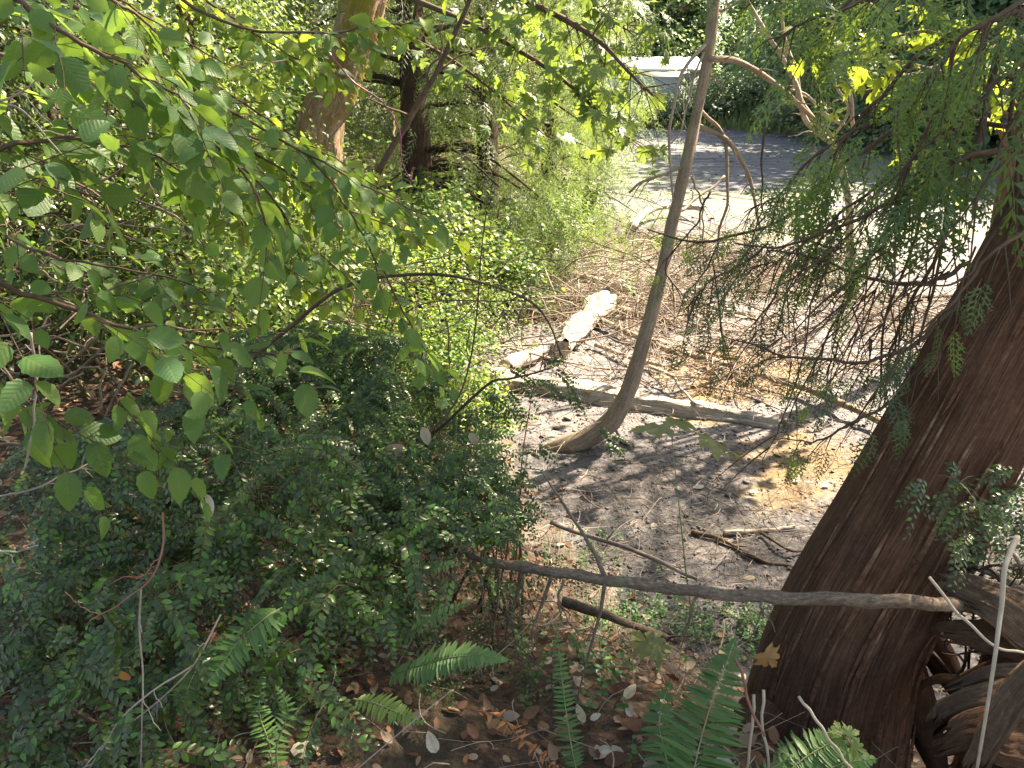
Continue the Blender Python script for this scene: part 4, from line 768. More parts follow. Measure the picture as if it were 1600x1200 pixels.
for i, (c, lab) in enumerate([([(254, 800, 1.4), (258, 860, 1.35), (240, 900, 1.3), (195, 935, 1.28), (140, 970, 1.25)], 'reddish dead twig with crumpled brown tufts in the near huckleberry'),
        ([(345, 960, 1.5), (300, 1040, 1.4), (230, 1110, 1.35), (170, 1160, 1.3), (150, 1200, 1.28)], 'straggling dry stalk arching down left of the lower left ferns'),
        ([(300, 1040, 1.4), (230, 1090, 1.3), (180, 1130, 1.28), (140, 1200, 1.25)], 'pale dry stalk beside the straggling one at lower left'),
        ([(220, 920, 1.3), (218, 1000, 1.28), (222, 1080, 1.27), (220, 1200, 1.25)], 'upright thin dry stalk in the near huckleberry'),
        ([(-20, 780, 1.6), (60, 765, 1.6), (110, 740, 1.65), (160, 715, 1.7)], 'pale straight twig slanting up at the left edge above the near huckleberry'),
        ([(-20, 858, 1.5), (20, 858, 1.5), (60, 852, 1.5)], 'small knobbly beige twig at the left edge')]):
    stick('dry_stalk', c, 3.2, 2, 'twig_grey' if i else 'twig_red', lab, 'stalk', twigs=3, tl=.08)

# ------------------------------------------------------------------ ferns
def fern(label, loc, fronds, mat='fern', name='sword_fern'):
    t = thing(name, loc, label, 'fern')
    for ctrl, wpx, n in fronds:
        pts = crom(PS(ctrl), 40); mb = MB(); mb.tube(pts, np.linspace(.0026, .0007, 40), 5); fr = MB(); fo = obj('frond', mb, M['stemgreen'] if mat != 'fern_dead' else M['twig_red'], t)
        T = nrm(np.gradient(pts, axis=0)); cu = nrm(CAM-pts[20]); W = px(pts[20], wpx)
        nn = nrm(np.array([0, 0, 1.])+cu*.8)
        for k in range(n):
            f = .1+.9*k/n; i = int(f*39); ww = rng.uniform(.88, 1.06)*W*min(1, (f+.15)*2.2)*(1-max(0, (f-.35)/.65)**1.6)*.98+.004
            for s_ in (1, -1):
                sd_ = nrm(np.cross(T[i], nn))*s_; a = nrm(sd_+T[i]*.28+np.array([0, 0, -.12])+rv(1, .09)[0]*(4 if mat == 'fern_dead' else 1)); Mx = frames(a[None], (nn+rv(1, .12)[0]*(4 if mat == 'fern_dead' else 1))[None], [1])[0]
                Mx = Mx@np.diag([min(W, .055)*1.0, ww, ww]); o = place(t, 'leaflet', T_pinna, M[mat], Mx, pts[i]); o.parent = fo
    return t
fern('sword fern with a broad arching frond and darker fronds behind it at lower left', P(440, 1010, 1.6), [
    ([(440, 950, 1.62), (415, 965, 1.55), (375, 1000, 1.5), (345, 1040, 1.45), (322, 1068, 1.42)], 42, 30),
    ([(330, 1000, 1.62), (300, 1060, 1.5), (280, 1120, 1.4)], 32, 22), ([(420, 1010, 1.6), (345, 1010, 1.6), (300, 1030, 1.6)], 24, 18)])
fern('sword fern with a long level frond pointing right at bottom centre', P(600, 1060, 1.75), [
    ([(600, 1060, 1.75), (650, 1042, 1.68), (700, 1028, 1.63), (750, 1024, 1.6), (800, 1032, 1.6)], 36, 34),
    ([(615, 1010, 1.85), (660, 975, 1.8), (700, 955, 1.78), (742, 936, 1.76)], 17, 24), ([(625, 900, 2.0), (660, 890, 2.0), (720, 880, 1.95)], 20, 18)])
fern('small yellow green fern frond catching the sun at the bottom', P(555, 1095, 1.5), [([(552, 1092, 1.5), (590, 1100, 1.45), (625, 1115, 1.42), (665, 1130, 1.42)], 26, 20)], 'fern_sun')
fern('pale upright fern standing in the gap at the bottom left of centre', P(430, 1200, 1.4), [([(440, 1235, 1.4), (420, 1160, 1.42), (405, 1110, 1.45), (412, 1050, 1.5)], 22, 22), ([(440, 1235, 1.4), (432, 1170, 1.38), (450, 1110, 1.4), (430, 1070, 1.42)], 20, 20)])
fern('large sword fern frond rising at the left foot of the cedar trunk', P(1085, 1230, 1.35), [([(1075, 1260, 1.3), (1085, 1200, 1.33), (1105, 1120, 1.4), (1130, 1050, 1.5), (1150, 995, 1.6)], 68, 44), ([(1060, 1260, 1.4), (1040, 1180, 1.5), (1030, 1120, 1.6), (1050, 1060, 1.7)], 40, 26)])
fern('sword fern fanned out in front of the cedar base at the bottom right', P(1230, 1220, 1.4), [([(1215, 1225, 1.35), (1250, 1190, 1.38), (1290, 1165, 1.4), (1340, 1140, 1.42)], 48, 28), ([(1200, 1215, 1.35), (1180, 1215, 1.35), (1230, 1185, 1.35), (1215, 1170, 1.35)], 22, 14), ([(1260, 1225, 1.36), (1310, 1195, 1.36), (1370, 1185, 1.36)], 40, 20)])
fern('curled orange brown dead fern frond on the litter at bottom centre', P(740, 1110, 1.6), [([(735, 1108, 1.6), (780, 1120, 1.56), (810, 1150, 1.5), (850, 1185, 1.45), (890, 1210, 1.42)], 18, 26)], 'fern_dead')
fern('slim young fern standing upright right of the dead frond', P(905, 1215, 1.45), [([(905, 1225, 1.45), (890, 1150, 1.55), (878, 1060, 1.65), (868, 965, 1.75)], 22, 30)])

# ------------------------------------------------------------------ maple shoots and single leaves
def maple_shoot(label, stem, lv, mat, cat='seedling', name='maple_seedling'):
    pts = crom(PS(stem), 20); t = thing(name, pts[0], label, cat); mb = MB(); mb.tube(pts, np.linspace(.003, .0015, 20), 6); obj('stem', mb, M['stemgreen'], t)
    for (u, v, Y, s, ax, nm) in lv:
        p = P(u, v, Y); b = MB(); b.tube(np.stack([pts[-1], (pts[-1]+p)/2+[0, 0, .01], p]), .0012, 5); obj('petiole', b, M['twig_red'], t)
        Mx = frames(np.array([ax], float), np.array([nm], float), [s])[0]; place(t, 'leaf', T_maple[0 if s > .12 else 1], M[mat], Mx, p)
maple_shoot('tall thin shoot topped by two broad yellowing maple leaves over the mud', [(1090, 1010, 2.1), (1075, 920, 2.12), (1062, 800, 2.15), (1050, 690, 2.2)], [(1046, 668, 2.2, .125, (-1, .1, -.02), (-.05, .12, 1)), (1096, 684, 2.2, .15, (1, -.1, -.38), (.35, .05, 1)), (1056, 664, 2.25, .1, (.3, .9, .1), (0, -.1, 1))], 'maple_old')
maple_shoot('low seedling with one orange and yellow maple leaf above the litter', [(1055, 1110, 2.0), (1035, 1060, 2.0), (1018, 1020, 2.05)], [(1018, 1012, 2.05, .11, (-.5, .8, .1), (0, -.7, 1)), (1018, 1012, 2.05, .09, (.9, .1, -.1), (0, -.7, 1))], 'maple_old')
maple_shoot('small bright green maple seedling at the cedar foot by the bottom edge', [(1330, 1215, 1.35), (1325, 1180, 1.36), (1318, 1155, 1.38)], [(1318, 1155, 1.38, .04, (-1, .3, .1), (0, -.7, 1)), (1322, 1150, 1.38, .045, (.9, .3, .1), (0, -.7, 1)), (1316, 1150, 1.38, .045, (0, 1, .3), (0, -.9, 1)), (1330, 1165, 1.36, .04, (.8, -.5, .0), (0, -.7, 1))], 'maple_back')
def lone(u, v, Y, s, ax, nm, mat, label, T=None, name='dead_leaf'):
    T = T or T_dead[0]; p = P(u, v, Y) if Y else G(u, v, .012); Mx = frames(np.array([ax], float), np.array([nm], float), [s])[0]
    p = p - Mx@np.array([0, .5, 0]); o = place(None, name, T, M[mat], Mx, p); o['label'] = label; o['category'] = 'leaf'
lone(327, 788, 1.78, .062, (.3, -.2, -1), (.1, -1, .2), 'dead', 'round pale dead leaf standing on edge in the dark huckleberry at left')
lone(693, 843, 2.1, .062, (.8, .3, .5), (0, -.8, .6), 'dead', 'pale dead leaf lying on the left part of the long pole', T_dead[1])
lone(475, 1168, 1.42, .066, (1, .2, .1), (0, -.5, 1), 'dead', 'curled bright pale dead leaf at the bottom edge, left of centre', T_dead[1])
lone(675, 1160, 1.42, .06, (-.3, .2, .9), (.1, -.9, .5), 'dead', 'oval pale dead leaf at the bottom edge, below the level fern frond', T_dead[2])
lone(540, 733, 2.3, .06, (.9, .2, .2), (0, -.8, .6), 'dead', 'pale dead leaf caught on top of the overhanging huckleberry', T_dead[1])
lone(665, 680, 2.6, .07, (.2, 0, -1), (.2, -1, .1), 'dead', 'pale dead leaf hanging upright above the overhanging huckleberry')
lone(740, 686, 2.6, .06, (.5, 0, -.9), (.1, -1, .3), 'dead', 'slim pale dead leaf right of the upright one above the huckleberry', T_dead[2])
lone(485, 770, 2.05, .075, (.1, 0, -1), (.2, -1, .2), 'litter', 'brownish dead leaf standing on edge in the middle of the huckleberry')
lone(1207, 1035, 1.72, .07, (.7, -.3, -.8), (-.1, -1, .4), 'orange', 'orange brown folded leaf stuck to the cedar trunk', T_maple[2])
lone(195, 1057, 1.32, .034, (.3, 0, -1), (0, -1, .3), 'orange', 'round orange leaf in the near huckleberry at lower left', T_oval)
lone(615, 708, 2.55, .1, (.8, .2, .4), (0, -.7, .7), 'litter', 'curved brown dead leaf under the upright pale one')
lone(1262, 878, None, .07, (.6, .6, 0), (0, 0, 1), 'orange', 'orange fallen leaf on the shaded mud near the dark crooked stick', T_maple[0])
k = 0
dl = [(u, v) for u in range(905, 1180, 27) for v in range(960, 1195, 26)]
for (u, v) in dl:
    if rng.random() < .42: continue
    u += rng.uniform(-13, 13); v += rng.uniform(-13, 13); p = G(u, v, .02); th = rng.uniform(0, 6.28); s = rng.uniform(.035, .075)
    Mx = frames(np.array([[math.cos(th), math.sin(th), rng.uniform(-.2, .3)]]), np.array([[rng.normal(0, .4), -.3+rng.normal(0, .3), 1]]), [s])[0]
    o = place(None, 'dead_leaf', T_dead[k % 3], M['dead'] if rng.random() < .7 else M['litter'], Mx, p+[0, 0, .012]); k += 1
    o['label'] = 'pale dry fallen leaf on the litter left of the cedar foot'; o['category'] = 'leaf'; o['group'] = 'dry leaves on the litter by the cedar foot'
for (u, v) in [(985, 690), (1120, 745), (1100, 760), (1170, 770), (1235, 790), (1025, 820), (1065, 770), (1330, 725), (1220, 715), (1295, 760), (1090, 640), (1140, 835), (985, 745), (1325, 770), (1180, 905), (1120, 640), (1240, 755)]:
    p = G(u, v, .01); th = rng.uniform(0, 6.28); Mx = frames(np.array([[math.cos(th), math.sin(th), .15]]), np.array([[rng.normal(0, .3), -.2, 1]]), [rng.uniform(.05, .1)])[0]
    o = place(None, 'dead_leaf', T_dead[k % 3], M['dead'], Mx, p+[0, 0, .015]); k += 1; o['label'] = 'pale dead leaf lying on the open mud beyond the long pole'; o['category'] = 'leaf'; o['group'] = 'pale leaves on the open mud'
# leaf litter as a mass
def litter():
    mb = MB()
    for n, xr, yr, s0 in ((6500, (-3.5, 2.6), (.9, 4.2), .036), (9000, (-8, 1), (3.5, 13), .05), (2500, (-2, 5), (8, 14), .05)):
        x, y = scatter(n, xr, yr, lambda x, y: (inland(x, y) > rng.uniform(-.3, .5, len(x))) | ((y > 8) & (rng.random(len(x)) < .25))); k_ = len(x); z = np.maximum(gz(x, y), mz(x, y))+.012
        th = rng.uniform(0, 6.28, k_); a = np.stack([np.cos(th), np.sin(th), rng.normal(0, .25, k_)], -1); Mx = frames(a, np.array([[0, 0, 1.]])+rv(k_, .4), s0*rng.lognormal(0, .35, k_)); O_ = np.stack([x, y, z], -1); [mb.many(T_dead[q], Mx[q::3], O_[q::3]) for q in range(3)]
    obj('leaf_litter', mb, M['litter'], None, kind='stuff', label='brown leaf litter covering the bank', category='leaf litter')
litter()
# green herbs on the bank
def herbs(name, spots, mat, label, ls=(.012, .026), hgt=.1):
    O, A, Nn, S, TW = [], [], [], [], []
    for (u, v, n, su, sv) in spots:
        for p in Gv(u+rng.normal(0, su, n), v+rng.normal(0, sv, n)):
            h = hgt*rng.uniform(.4, 1.3); d = nrm(np.array([rng.normal(0, .3), rng.normal(0, .3), 1])); TW.append(np.stack([p, p+d*h*.5, p+d*h]))
            m = int(rng.integers(4, 9)); s = np.linspace(.3, 1, m); th = rng.uniform(0, 6.28)+np.arange(m)*2.4; a = np.stack([np.cos(th), np.sin(th), rng.uniform(0, .5, m)], -1); O.append(p+d*h*s[:, None]); A.append(nrm(a)); Nn.append(np.array([[0, -.2, 1.]])+rv(m, .3)); S.append(rng.uniform(*ls, m))
    mb = MB(); Mx = frames(np.concatenate(A), np.concatenate(Nn), np.concatenate(S)); mb.many(T_oval, Mx, np.concatenate(O)); mb.tubes(np.array(TW), .001, 4)
    obj(name, mb, M[mat], None, kind='stuff', label=label, category='ground cover')
herbs('bank_herbs', [(1000, 960, 70, 60, 14), (1080, 985, 75, 45, 18), (1180, 985, 50, 20, 22), (950, 985, 50, 50, 20), (915, 880, 50, 30, 30), (930, 1060, 60, 50, 50), (1180, 1000, 40, 20, 30)], 'herb', 'small green herbs under the long pole', hgt=.09)

# ------------------------------------------------------------------ rotten root wad, lower right
rw = thing('rotten_stump', P(1590, 1120, 2.1), 'torn rotten stump with splintered bleached roots at the bottom right corner', 'stump')
for i, (ctrl, d0, d1, mt) in enumerate([([(1490, 900, 1.95), (1540, 930, 1.9), (1600, 975, 1.85), (1680, 1030, 1.8)], 26, 60, 'rot'), ([(1475, 985, 1.95), (1530, 990, 1.9), (1600, 1000, 1.9), (1700, 1010, 1.9)], 24, 70, 'rot'),
        ([(1440, 1135, 1.8), (1510, 1115, 1.8), (1570, 1085, 1.8), (1680, 1060, 1.8)], 22, 90, 'rot'), ([(1420, 1080, 2.0), (1470, 1060, 2.0), (1530, 1070, 2.0), (1620, 1080, 1.95)], 16, 44, 'rot'),
        ([(1540, 1190, 1.7), (1580, 1130, 1.7), (1610, 1090, 1.72)], 26, 26, 'grey'), ([(1430, 1000, 2.15), (1470, 1050, 2.1), (1495, 1085, 2.1)], 24, 18, 'darkbark'), ([(1490, 880, 2.1), (1560, 900, 2.05), (1640, 960, 2)], 12, 40, 'grey'),
        ([(1385, 1120, 2.0), (1395, 1160, 1.95), (1420, 1230, 1.9)], 22, 26, 'darkbark'), ([(1500, 1060, 2.0), (1560, 1040, 2.0), (1640, 1050, 2.0)], 20, 60, 'rot')]):
    pts = PS(ctrl); mb = MB(); trunk_mesh(mb, pts, [px(pts[0], d0*.28), px(pts[0], d0/2), px(pts[-1], d1/2)], 40, 26, .13, i); obj('root', mb, M[mt], rw)
def slab(ctrl, w0, w1, th, mat, seed, face):
    r_ = np.random.default_rng(seed); n = 26; c = crom(PS(ctrl), n); T = nrm(np.gradient(c, axis=0)); S_ = nrm(np.cross(T, face)); U_ = np.cross(S_, T); t = np.linspace(0, 1, n); W = px(c[0], 1)*(w0+(w1-w0)*t)/2
    ja = np.cumsum(r_.normal(0, .09, n)); jb = np.cumsum(r_.normal(0, .09, n)); K = 15; V = []
    for k in range(K):
        f = -1+2*k/(K-1); e = W*(f+.35*(ja*(f > 0)*f-jb*(f < 0)*f)); rz = px(c[0], th)*(.6*(1-f*f)+.16*math.sin(k*2.4)+.1*np.sin(k*1.3+ja*3)+.07*r_.normal(0, 1, n)); V.append(c+S_*e[:, None]+U_*rz[:, None]+T*(px(c[0], 16)*r_.normal(0, 1))*(1-t)[:, None]**6)
    V = np.array(V); B_ = V - U_[None]*px(c[0], th*1.2); A_ = np.concatenate([V.reshape(-1, 3), B_.reshape(-1, 3)]); Fs = []
    for k in range(K-1):
        for j in range(n-1): a = k*n+j; Fs += [(a, a+1, a+n+1, a+n), (K*n+a+n, K*n+a+n+1, K*n+a+1, K*n+a)]
    for j in range(n-1): Fs += [(j+1, j, K*n+j, K*n+j+1), ((K-1)*n+j, (K-1)*n+j+1, (2*K-1)*n+j+1, (2*K-1)*n+j)]
    for k in range(K-1): Fs += [(k*n, (k+1)*n, (K+k+1)*n, (K+k)*n)]
    uv = np.zeros((len(A_), 2)); uv[:, 0] = np.tile(np.repeat(np.linspace(0, .45, K), n), 2); uv[:, 1] = np.tile(np.tile(t*.4, K), 2)
    mb = MB(); mb.add(A_, Fs, uv); obj('slab', mb, M[mat], rw)
fc = nrm(np.array([-.2, -1, .9]))
core = PS([(1760, 860, 2.1), (1640, 980, 2.1), (1600, 1090, 2.05), (1590, 1290, 1.9)]); mb = MB(); trunk_mesh(mb, core, [px(core[0], 70), px(core[1], 62), px(core[2], 66), px(core[3], 95)], 50, 50, .16, 3); obj('core', mb, M['rot'], rw)
slab([(1478, 908, 1.9), (1530, 925, 1.85), (1600, 965, 1.8), (1700, 1040, 1.8)], 34, 90, 12, 'rot2', 1, fc)
slab([(1500, 930, 1.86), (1560, 960, 1.8), (1650, 1040, 1.78)], 22, 50, 9, 'rot2', 2, fc)
slab([(1466, 988, 1.9), (1520, 990, 1.85), (1600, 1005, 1.8), (1700, 1020, 1.8)], 30, 80, 12, 'rot', 3, fc)
slab([(1470, 1128, 1.7), (1490, 1115, 1.68), (1560, 1100, 1.66), (1680, 1100, 1.66)], 24, 80, 12, 'rot2', 4, fc)
slab([(1475, 1165, 1.62), (1520, 1150, 1.6), (1600, 1160, 1.6), (1700, 1180, 1.6)], 30, 120, 14, 'rot', 5, fc)
slab([(1500, 1075, 1.75), (1550, 1060, 1.72), (1620, 1060, 1.7)], 20, 60, 10, 'rot2', 6, fc)
slab([(1525, 1200, 1.55), (1560, 1140, 1.56), (1590, 1090, 1.58), (1640, 1040, 1.6)], 34, 44, 9, 'rot2', 7, fc)
for i in range(5):
    u = rng.uniform(1490, 1590); v = rng.uniform(900, 1170); Y = rng.uniform(1.75, 1.95); p = P(u, v, Y); d = nrm(np.array([-.8, -.1, .35])+rv(1, .35)[0]); L = rng.uniform(.05, .14)
    s_ = nrm(np.cross(d, [0, 1., .2]))*rng.uniform(.006, .014); mb = MB(); mb.add([p-s_, p+s_, p+d*L*.6+s_*.8, p+d*L, p+d*L*.6-s_*.6, p+[0, .012, 0]], [(0, 1, 2, 4), (4, 2, 3), (0, 4, 5), (1, 5, 2), (5, 4, 3), (5, 3, 2), (0, 5, 1)], [(0, 0), (.1, 0), (.1, .2), (.05, .3), (0, .2), (.05, 0)])
    obj('splinter', mb, M['rot'] if i % 2 else M['grey'], rw)
def curly(n, u0, u1, v0, v1, Y, label):
    t = thing('root_tangle', P((u0+u1)/2, v1, Y), label, 'roots'); tw = []
    for _ in range(n):
        p = P(rng.uniform(u0, u1), rng.uniform(v0, v1), Y+rng.uniform(-.1, .15)); d = nrm(rv(1)[0]); pts = [p]
        for j in range(8): d = nrm(d+rv(1, .35)[0]); pts.append(pts[-1]+d*.028)
        mb = MB(); mb.tube(crom(np.array(pts), 18), np.linspace(rng.uniform(.003, .008), .002, 18), 6); obj('root', mb, M['twig_grey'] if rng.random() < .5 else M['twig'], t)
curly(40, 1480, 1600, 880, 1180, 2.0, 'tangle of thin curling roots on the mud between cedar and rotten stump')
for c, lab in [([(1590, 838, 1.5), (1570, 880, 1.45), (1564, 950, 1.4), (1550, 1050, 1.33), (1525, 1210, 1.3)], 'long pale dry cane curving down in front of the rotten stump'),
        ([(1248, 1088, 1.4), (1290, 1145, 1.33), (1338, 1210, 1.3)], 'straight dry stalk leaning across the cedar base toward the corner'),
        ([(1193, 1078, 1.45), (1197, 1140, 1.4), (1200, 1210, 1.38)], 'upright tan stalk in front of the cedar base, the right one of the pair'),
        ([(1178, 1085, 1.45), (1172, 1140, 1.4), (1168, 1200, 1.38)], 'upright tan stalk in front of the cedar base, the left one of the pair'),
        ([(1148, 1028, 1.45), (1165, 1080, 1.42), (1195, 1150, 1.38)], 'reddish stalk slanting down behind the pair of upright stalks'),
        ([(1452, 902, 1.6), (1500, 960, 1.55), (1550, 1005, 1.5), (1600, 1020, 1.5)], 'thin dry twig slanting down across the stump roots')]:
    stick('dry_stalk', c, 8 if 'cane' in lab else 5, 5 if 'cane' in lab else 4, 'straw' if 'reddish' not in lab else 'twig_red', lab, 'stalk', twigs=0)

# ------------------------------------------------------------------ mid distance trees and shrubs, left shore
def ctree(name, loc, label, H, r, mat, fol, n, lsize, tpl, cw, cz, trunkcurve=None, lean=(0, 0), cat='tree', drop=.5, group=None, clumps=40, seed=0):
    """trunk with limbs and a crown of clumped leaves"""
    r_ = np.random.default_rng(seed+11); loc = np.array(loc, float); t = thing(name, loc, label, cat, group)
    tp = crom(np.array([loc-[0, 0, .2], loc+[lean[0]*.4, lean[1]*.4, H*.45], loc+[lean[0], lean[1], H]]), 30); mb = MB(); trunk_mesh(mb, tp, [r*1.25, r, r*.75, r*.35], 50, 22, .08, seed); obj('trunk', mb, M[mat], t)
    C = []; lb = MB()
    for c in range(clumps):
        z = r_.uniform(cz[0], cz[1]); f = 1-(z-cz[0])/(cz[1]-cz[0]); rad = cw*(.35+.65*math.sqrt(max(.02, f)) if cat == 'tree' else 1); th = r_.uniform(0, 2*math.pi); q = rad*math.sqrt(r_.uniform(.1, 1)); i = min(29, int(z/H*29))
        e = np.array([tp[i][0]+q*math.cos(th), tp[i][1]+q*math.sin(th), loc[2]+z-drop*q*.5]); C.append(e); lp = crom([tp[i], (tp[i]+e)/2+[0, 0, .15*q], e], 6); lb.tube(lp, np.linspace(r*.2, r*.03+.003, 6), 5)
    obj('limbs', lb, M[mat], t, kind='stuff'); C = np.array(C); ci = r_.integers(0, clumps, n); cs = cw*.22
    O = C[ci]+r_.normal(0, 1, (n, 3))*[cs, cs, cs*.55]; A = nrm(C[ci]-tp[15]+r_.normal(0, .6, (n, 3)))*[1, 1, .3]+[0, 0, -drop]+r_.normal(0, .35, (n, 3)); Nn = np.array([0, 0, 1.])+r_.normal(0, .5, (n, 3)); Mx = frames(A, Nn, r_.uniform(*lsize, n)); mb = MB()
    tpl = tpl if isinstance(tpl, list) else [tpl]
    fl = fol if isinstance(fol, list) else [fol]
    for q, ff in enumerate(fl):
        mb = MB()
        for k_, tt in enumerate(tpl): s_ = np.arange(n)[(np.arange(n) % len(fl) == q) & ((np.arange(n)//len(fl)) % len(tpl) == k_)]; mb.many(tt, Mx[s_], O[s_])
        obj('crown', mb, M[ff], t, kind='stuff')
    return t
# sunlit conifer over the shore, top centre
def at(u, Y, dz=0): p = P(u, 115, Y); return np.array([p[0], Y, gnd(p[0], Y)+dz])
ctree('hemlock_tree', at(645, 11.5), 'dark trunked hemlock with pale drooping sunlit branches at top centre', 9, .19, 'darkbark', ['conifer', 'dark'], 2600, (.3, .6), T_spray_lo, 2.6, (.2, 6), seed=1, drop=.9, clumps=70)
ctree('cedar_tree', at(760, 12.5), 'cedar hanging pale green sprays low over the shore left of the far mud', 8, .16, 'darkbark', ['conifer', 'snow'], 2600, (.25, .5), T_spray_lo, 2.3, (.1, 5.5), seed=2, drop=1.0, clumps=70)
ctree('cedar_tree', at(480, 15), 'dark conifer standing behind the mossy trunk', 12, .25, 'darkbark', 'dark', 3000, (.4, .8), T_spray_lo, 3.2, (.6, 8), seed=3, clumps=70)
ctree('cedar_tree', at(180, 13), 'dark conifer filling the upper left behind the hazels', 12, .3, 'darkbark', 'dark', 3600, (.4, .8), T_spray_lo, 3.6, (.3, 8), seed=4, clumps=80)
ctree('cedar_tree', at(-150, 9), 'dark conifer at the left edge behind the hazels', 10, .25, 'darkbark', 'dark', 3200, (.3, .6), T_spray_lo, 3.0, (.3, 6), seed=5, clumps=80)
ctree('yew_tree', at(60, 5.6), 'fine leaved dark understory yew behind the foreground hazel', 4.5, .07, 'twig', ['dark', 'snow'], 16000, (.03, .055), T_small, 1.3, (.2, 3.6), seed=6, clumps=80)
ctree('yew_tree', at(-120, 4.6), 'dark fine leaved yew low at the left edge beside the brown litter', 3.6, .06, 'twig', ['dark', 'huck'], 14000, (.03, .055), T_small, 1.3, (.05, 2.2), seed=17, clumps=70)
ctree('yew_tree', at(300, 6.5), 'second understory yew with fine leaves, right of the first one', 4.0, .06, 'twig', ['dark', 'snow'], 13000, (.03, .055), T_small, 1.1, (.3, 2.4), seed=7, clumps=60)
ctree('hemlock_tree', at(860, 17), 'hemlock leaning over the far part of the shore behind the maple boughs', 9, .15, 'darkbark', ['conifer', 'far1'], 2200, (.35, .6), T_spray_lo, 2.2, (.5, 6), seed=8, drop=.8, clumps=60)
ctree('alder_tree', at(780, 26), 'leafy alder far along the left shore', 11, .2, 'pole', ['far1', 'conifer'], 9000, (.12, .22), T_oval, 3.2, (.5, 8), seed=9)
ctree('alder_tree', at(650, 22), 'bright leafy alder behind the hemlocks on the left shore', 12, .2, 'pole', ['far1', 'far2'], 11000, (.12, .22), T_oval, 3.8, (.5, 9), seed=10, clumps=60)
# mossy maple: trunk top left of centre, boughs with lobed leaves reaching right
mt_ = at(520, 8.6); mt_[0] = P(478, 300, 8.6)[0]; maple = thing('maple_tree', mt_, 'big sunlit mossy maple at top left with leafy boughs reaching right over the mud', 'tree')
mp = np.vstack([[[P(478, 300, 8.6)[0], 8.6, mt_[2]-.2]], PS([(500, 215, 8.6), (522, 150, 8.6), (545, 80, 8.6), (566, 0, 8.6), (600, -140, 8.7)]), [P(600, -140, 8.7)+[.4, 0, 2.5]]])
mb = MB(); trunk_mesh(mb, mp, [.3, .24, .21, .2, .22, .2, .16], 70, 40, .12, 6); obj('trunk', mb, M['mossy'], maple)
mb = MB(); O = []; A = []
mpts = crom(mp, 70)
for i in range(900):
    j = int(rng.integers(20, 66)); th = rng.uniform(0, 6.28); o = np.array([math.cos(th), math.sin(th), 0]); O.append(mpts[j]+o*.2+[0, 0, 0]); A.append(nrm(o*.5+[0, 0, -1]+rv(1, .2)[0]))
mb.many(T_blade, frames(np.array(A), rv(900), rng.uniform(.06, .16, 900)), np.array(O)); mo = leafmat('hanging_moss', [(.2, .17, .04), (.3, .24, .07)], .8, .3, (.4, .35, .05)); obj('moss', mb, mo, maple, kind='stuff')
MA, MN, MS, MO = [], [], [], []
def maplebough(ctrl, r0, n, spread=.35, size=(.09, .15), drop=.7):
    pts = crom(PS(ctrl), 30); mb = MB(); mb.tube(pts, np.linspace(r0, .006, 30), 7, rough=.1); T = nrm(np.gradient(pts, axis=0)); tw = []
    for k in range(n):
        i = int(rng.uniform(.15, 1)**.8*29); d = nrm(T[i]*.5+rv(1, .7)[0]+[0, 0, -.1]); L = rng.uniform(.1, spread*1.4); p = pts[i]+d*L+[0, 0, -.1*L]
        tw.append(np.stack([pts[i], pts[i]+d*L*.5, p])); 
        for _ in range(int(rng.integers(1, 4))):
            a = nrm(d*.5+rv(1, .5)[0]+[0, 0, -drop]); MA.append(a); MO.append(p+rv(1, .05)[0]); MN.append(nrm(np.array([.1, -.5, .8])+rv(1, .4)[0])); MS.append(rng.uniform(*size))
    mb.tubes(np.array(tw), np.linspace(.005, .002, 3)[None], 4); obj('bough', mb, M['twig'], maple)
maplebough([(560, -60, 8.2), (700, -40, 7.4), (840, 10, 6.8), (930, 60, 6.5), (980, 110, 6.4), (1020, 150, 6.3)], .04, 55)
maplebough([(600, -20, 8.2), (740, 40, 7.4), (860, 110, 7.0), (930, 170, 6.8), (985, 220, 6.7)], .03, 55)
maplebough([(700, -100, 7.6), (850, -50, 7.0), (940, 20, 6.8), (985, 50, 6.6)], .03, 45)
maplebough([(600, 40, 8.2), (700, 90, 7.4), (780, 150, 7.2), (850, 210, 7.0)], .02, 20)
MA, MN, MS, MO = map(np.array, (MA, MN, MS, MO)); kp = open_view(MO, [(985, 1110, 60, 150, .93), (1040, 1120, -60, 300, .85), (900, 985, 190, 330, .6), (980, 1060, 150, 300, .5)])
leaves(maple, 'leaf', T_maple, M['maple'], MA[kp], MN[kp], MS[kp], MO[kp], 300)
# backlit maple right of the cedar boughs
mb0 = at(1640, 9); m2 = thing('maple_tree', mb0, 'slender maple at the right edge with backlit lime green leaves', 'tree')
mb = MB(); trunk_mesh(mb, np.array([mb0-[0, 0, .3], mb0+[-.4, -.3, 2.2], mb0+[-.5, -.5, 5]]), [.1, .08, .05], 40, 20, .06, 4); obj('trunk', mb, M['twig'], m2)
MA, MN, MS, MO = [], [], [], []
for (u, v, n, su) in ((1520, 90, 46, 28), (1480, 60, 26, 40), (1330, 60, 26, 30), (1400, 110, 16, 40), (1540, 150, 14, 25), (1470, 250, 8, 30), (1310, 110, 14, 30)):
    for _ in range(n):
        p = P(u+rng.normal(0, su), v+rng.normal(0, su), 7.5+rng.normal(0, .4)); MO.append(p); MA.append(nrm(rv(1, .6)[0]+[0, 0, -.6])); MN.append(nrm(np.array([.2, -.4, .7])+rv(1, .4)[0])); MS.append(rng.uniform(.12, .2))
for k_ in range(5):
    b = MB(); b.tube(crom([mb0+[-.4, -.3, 2.2+.3*k_], P(1480-30*k_, 60+20*k_, 7.8), P(1330+30*k_, 80+10*k_, 7.5)], 14), np.linspace(.03, .008, 14), 6); obj('bough', b, M['twig'], m2)
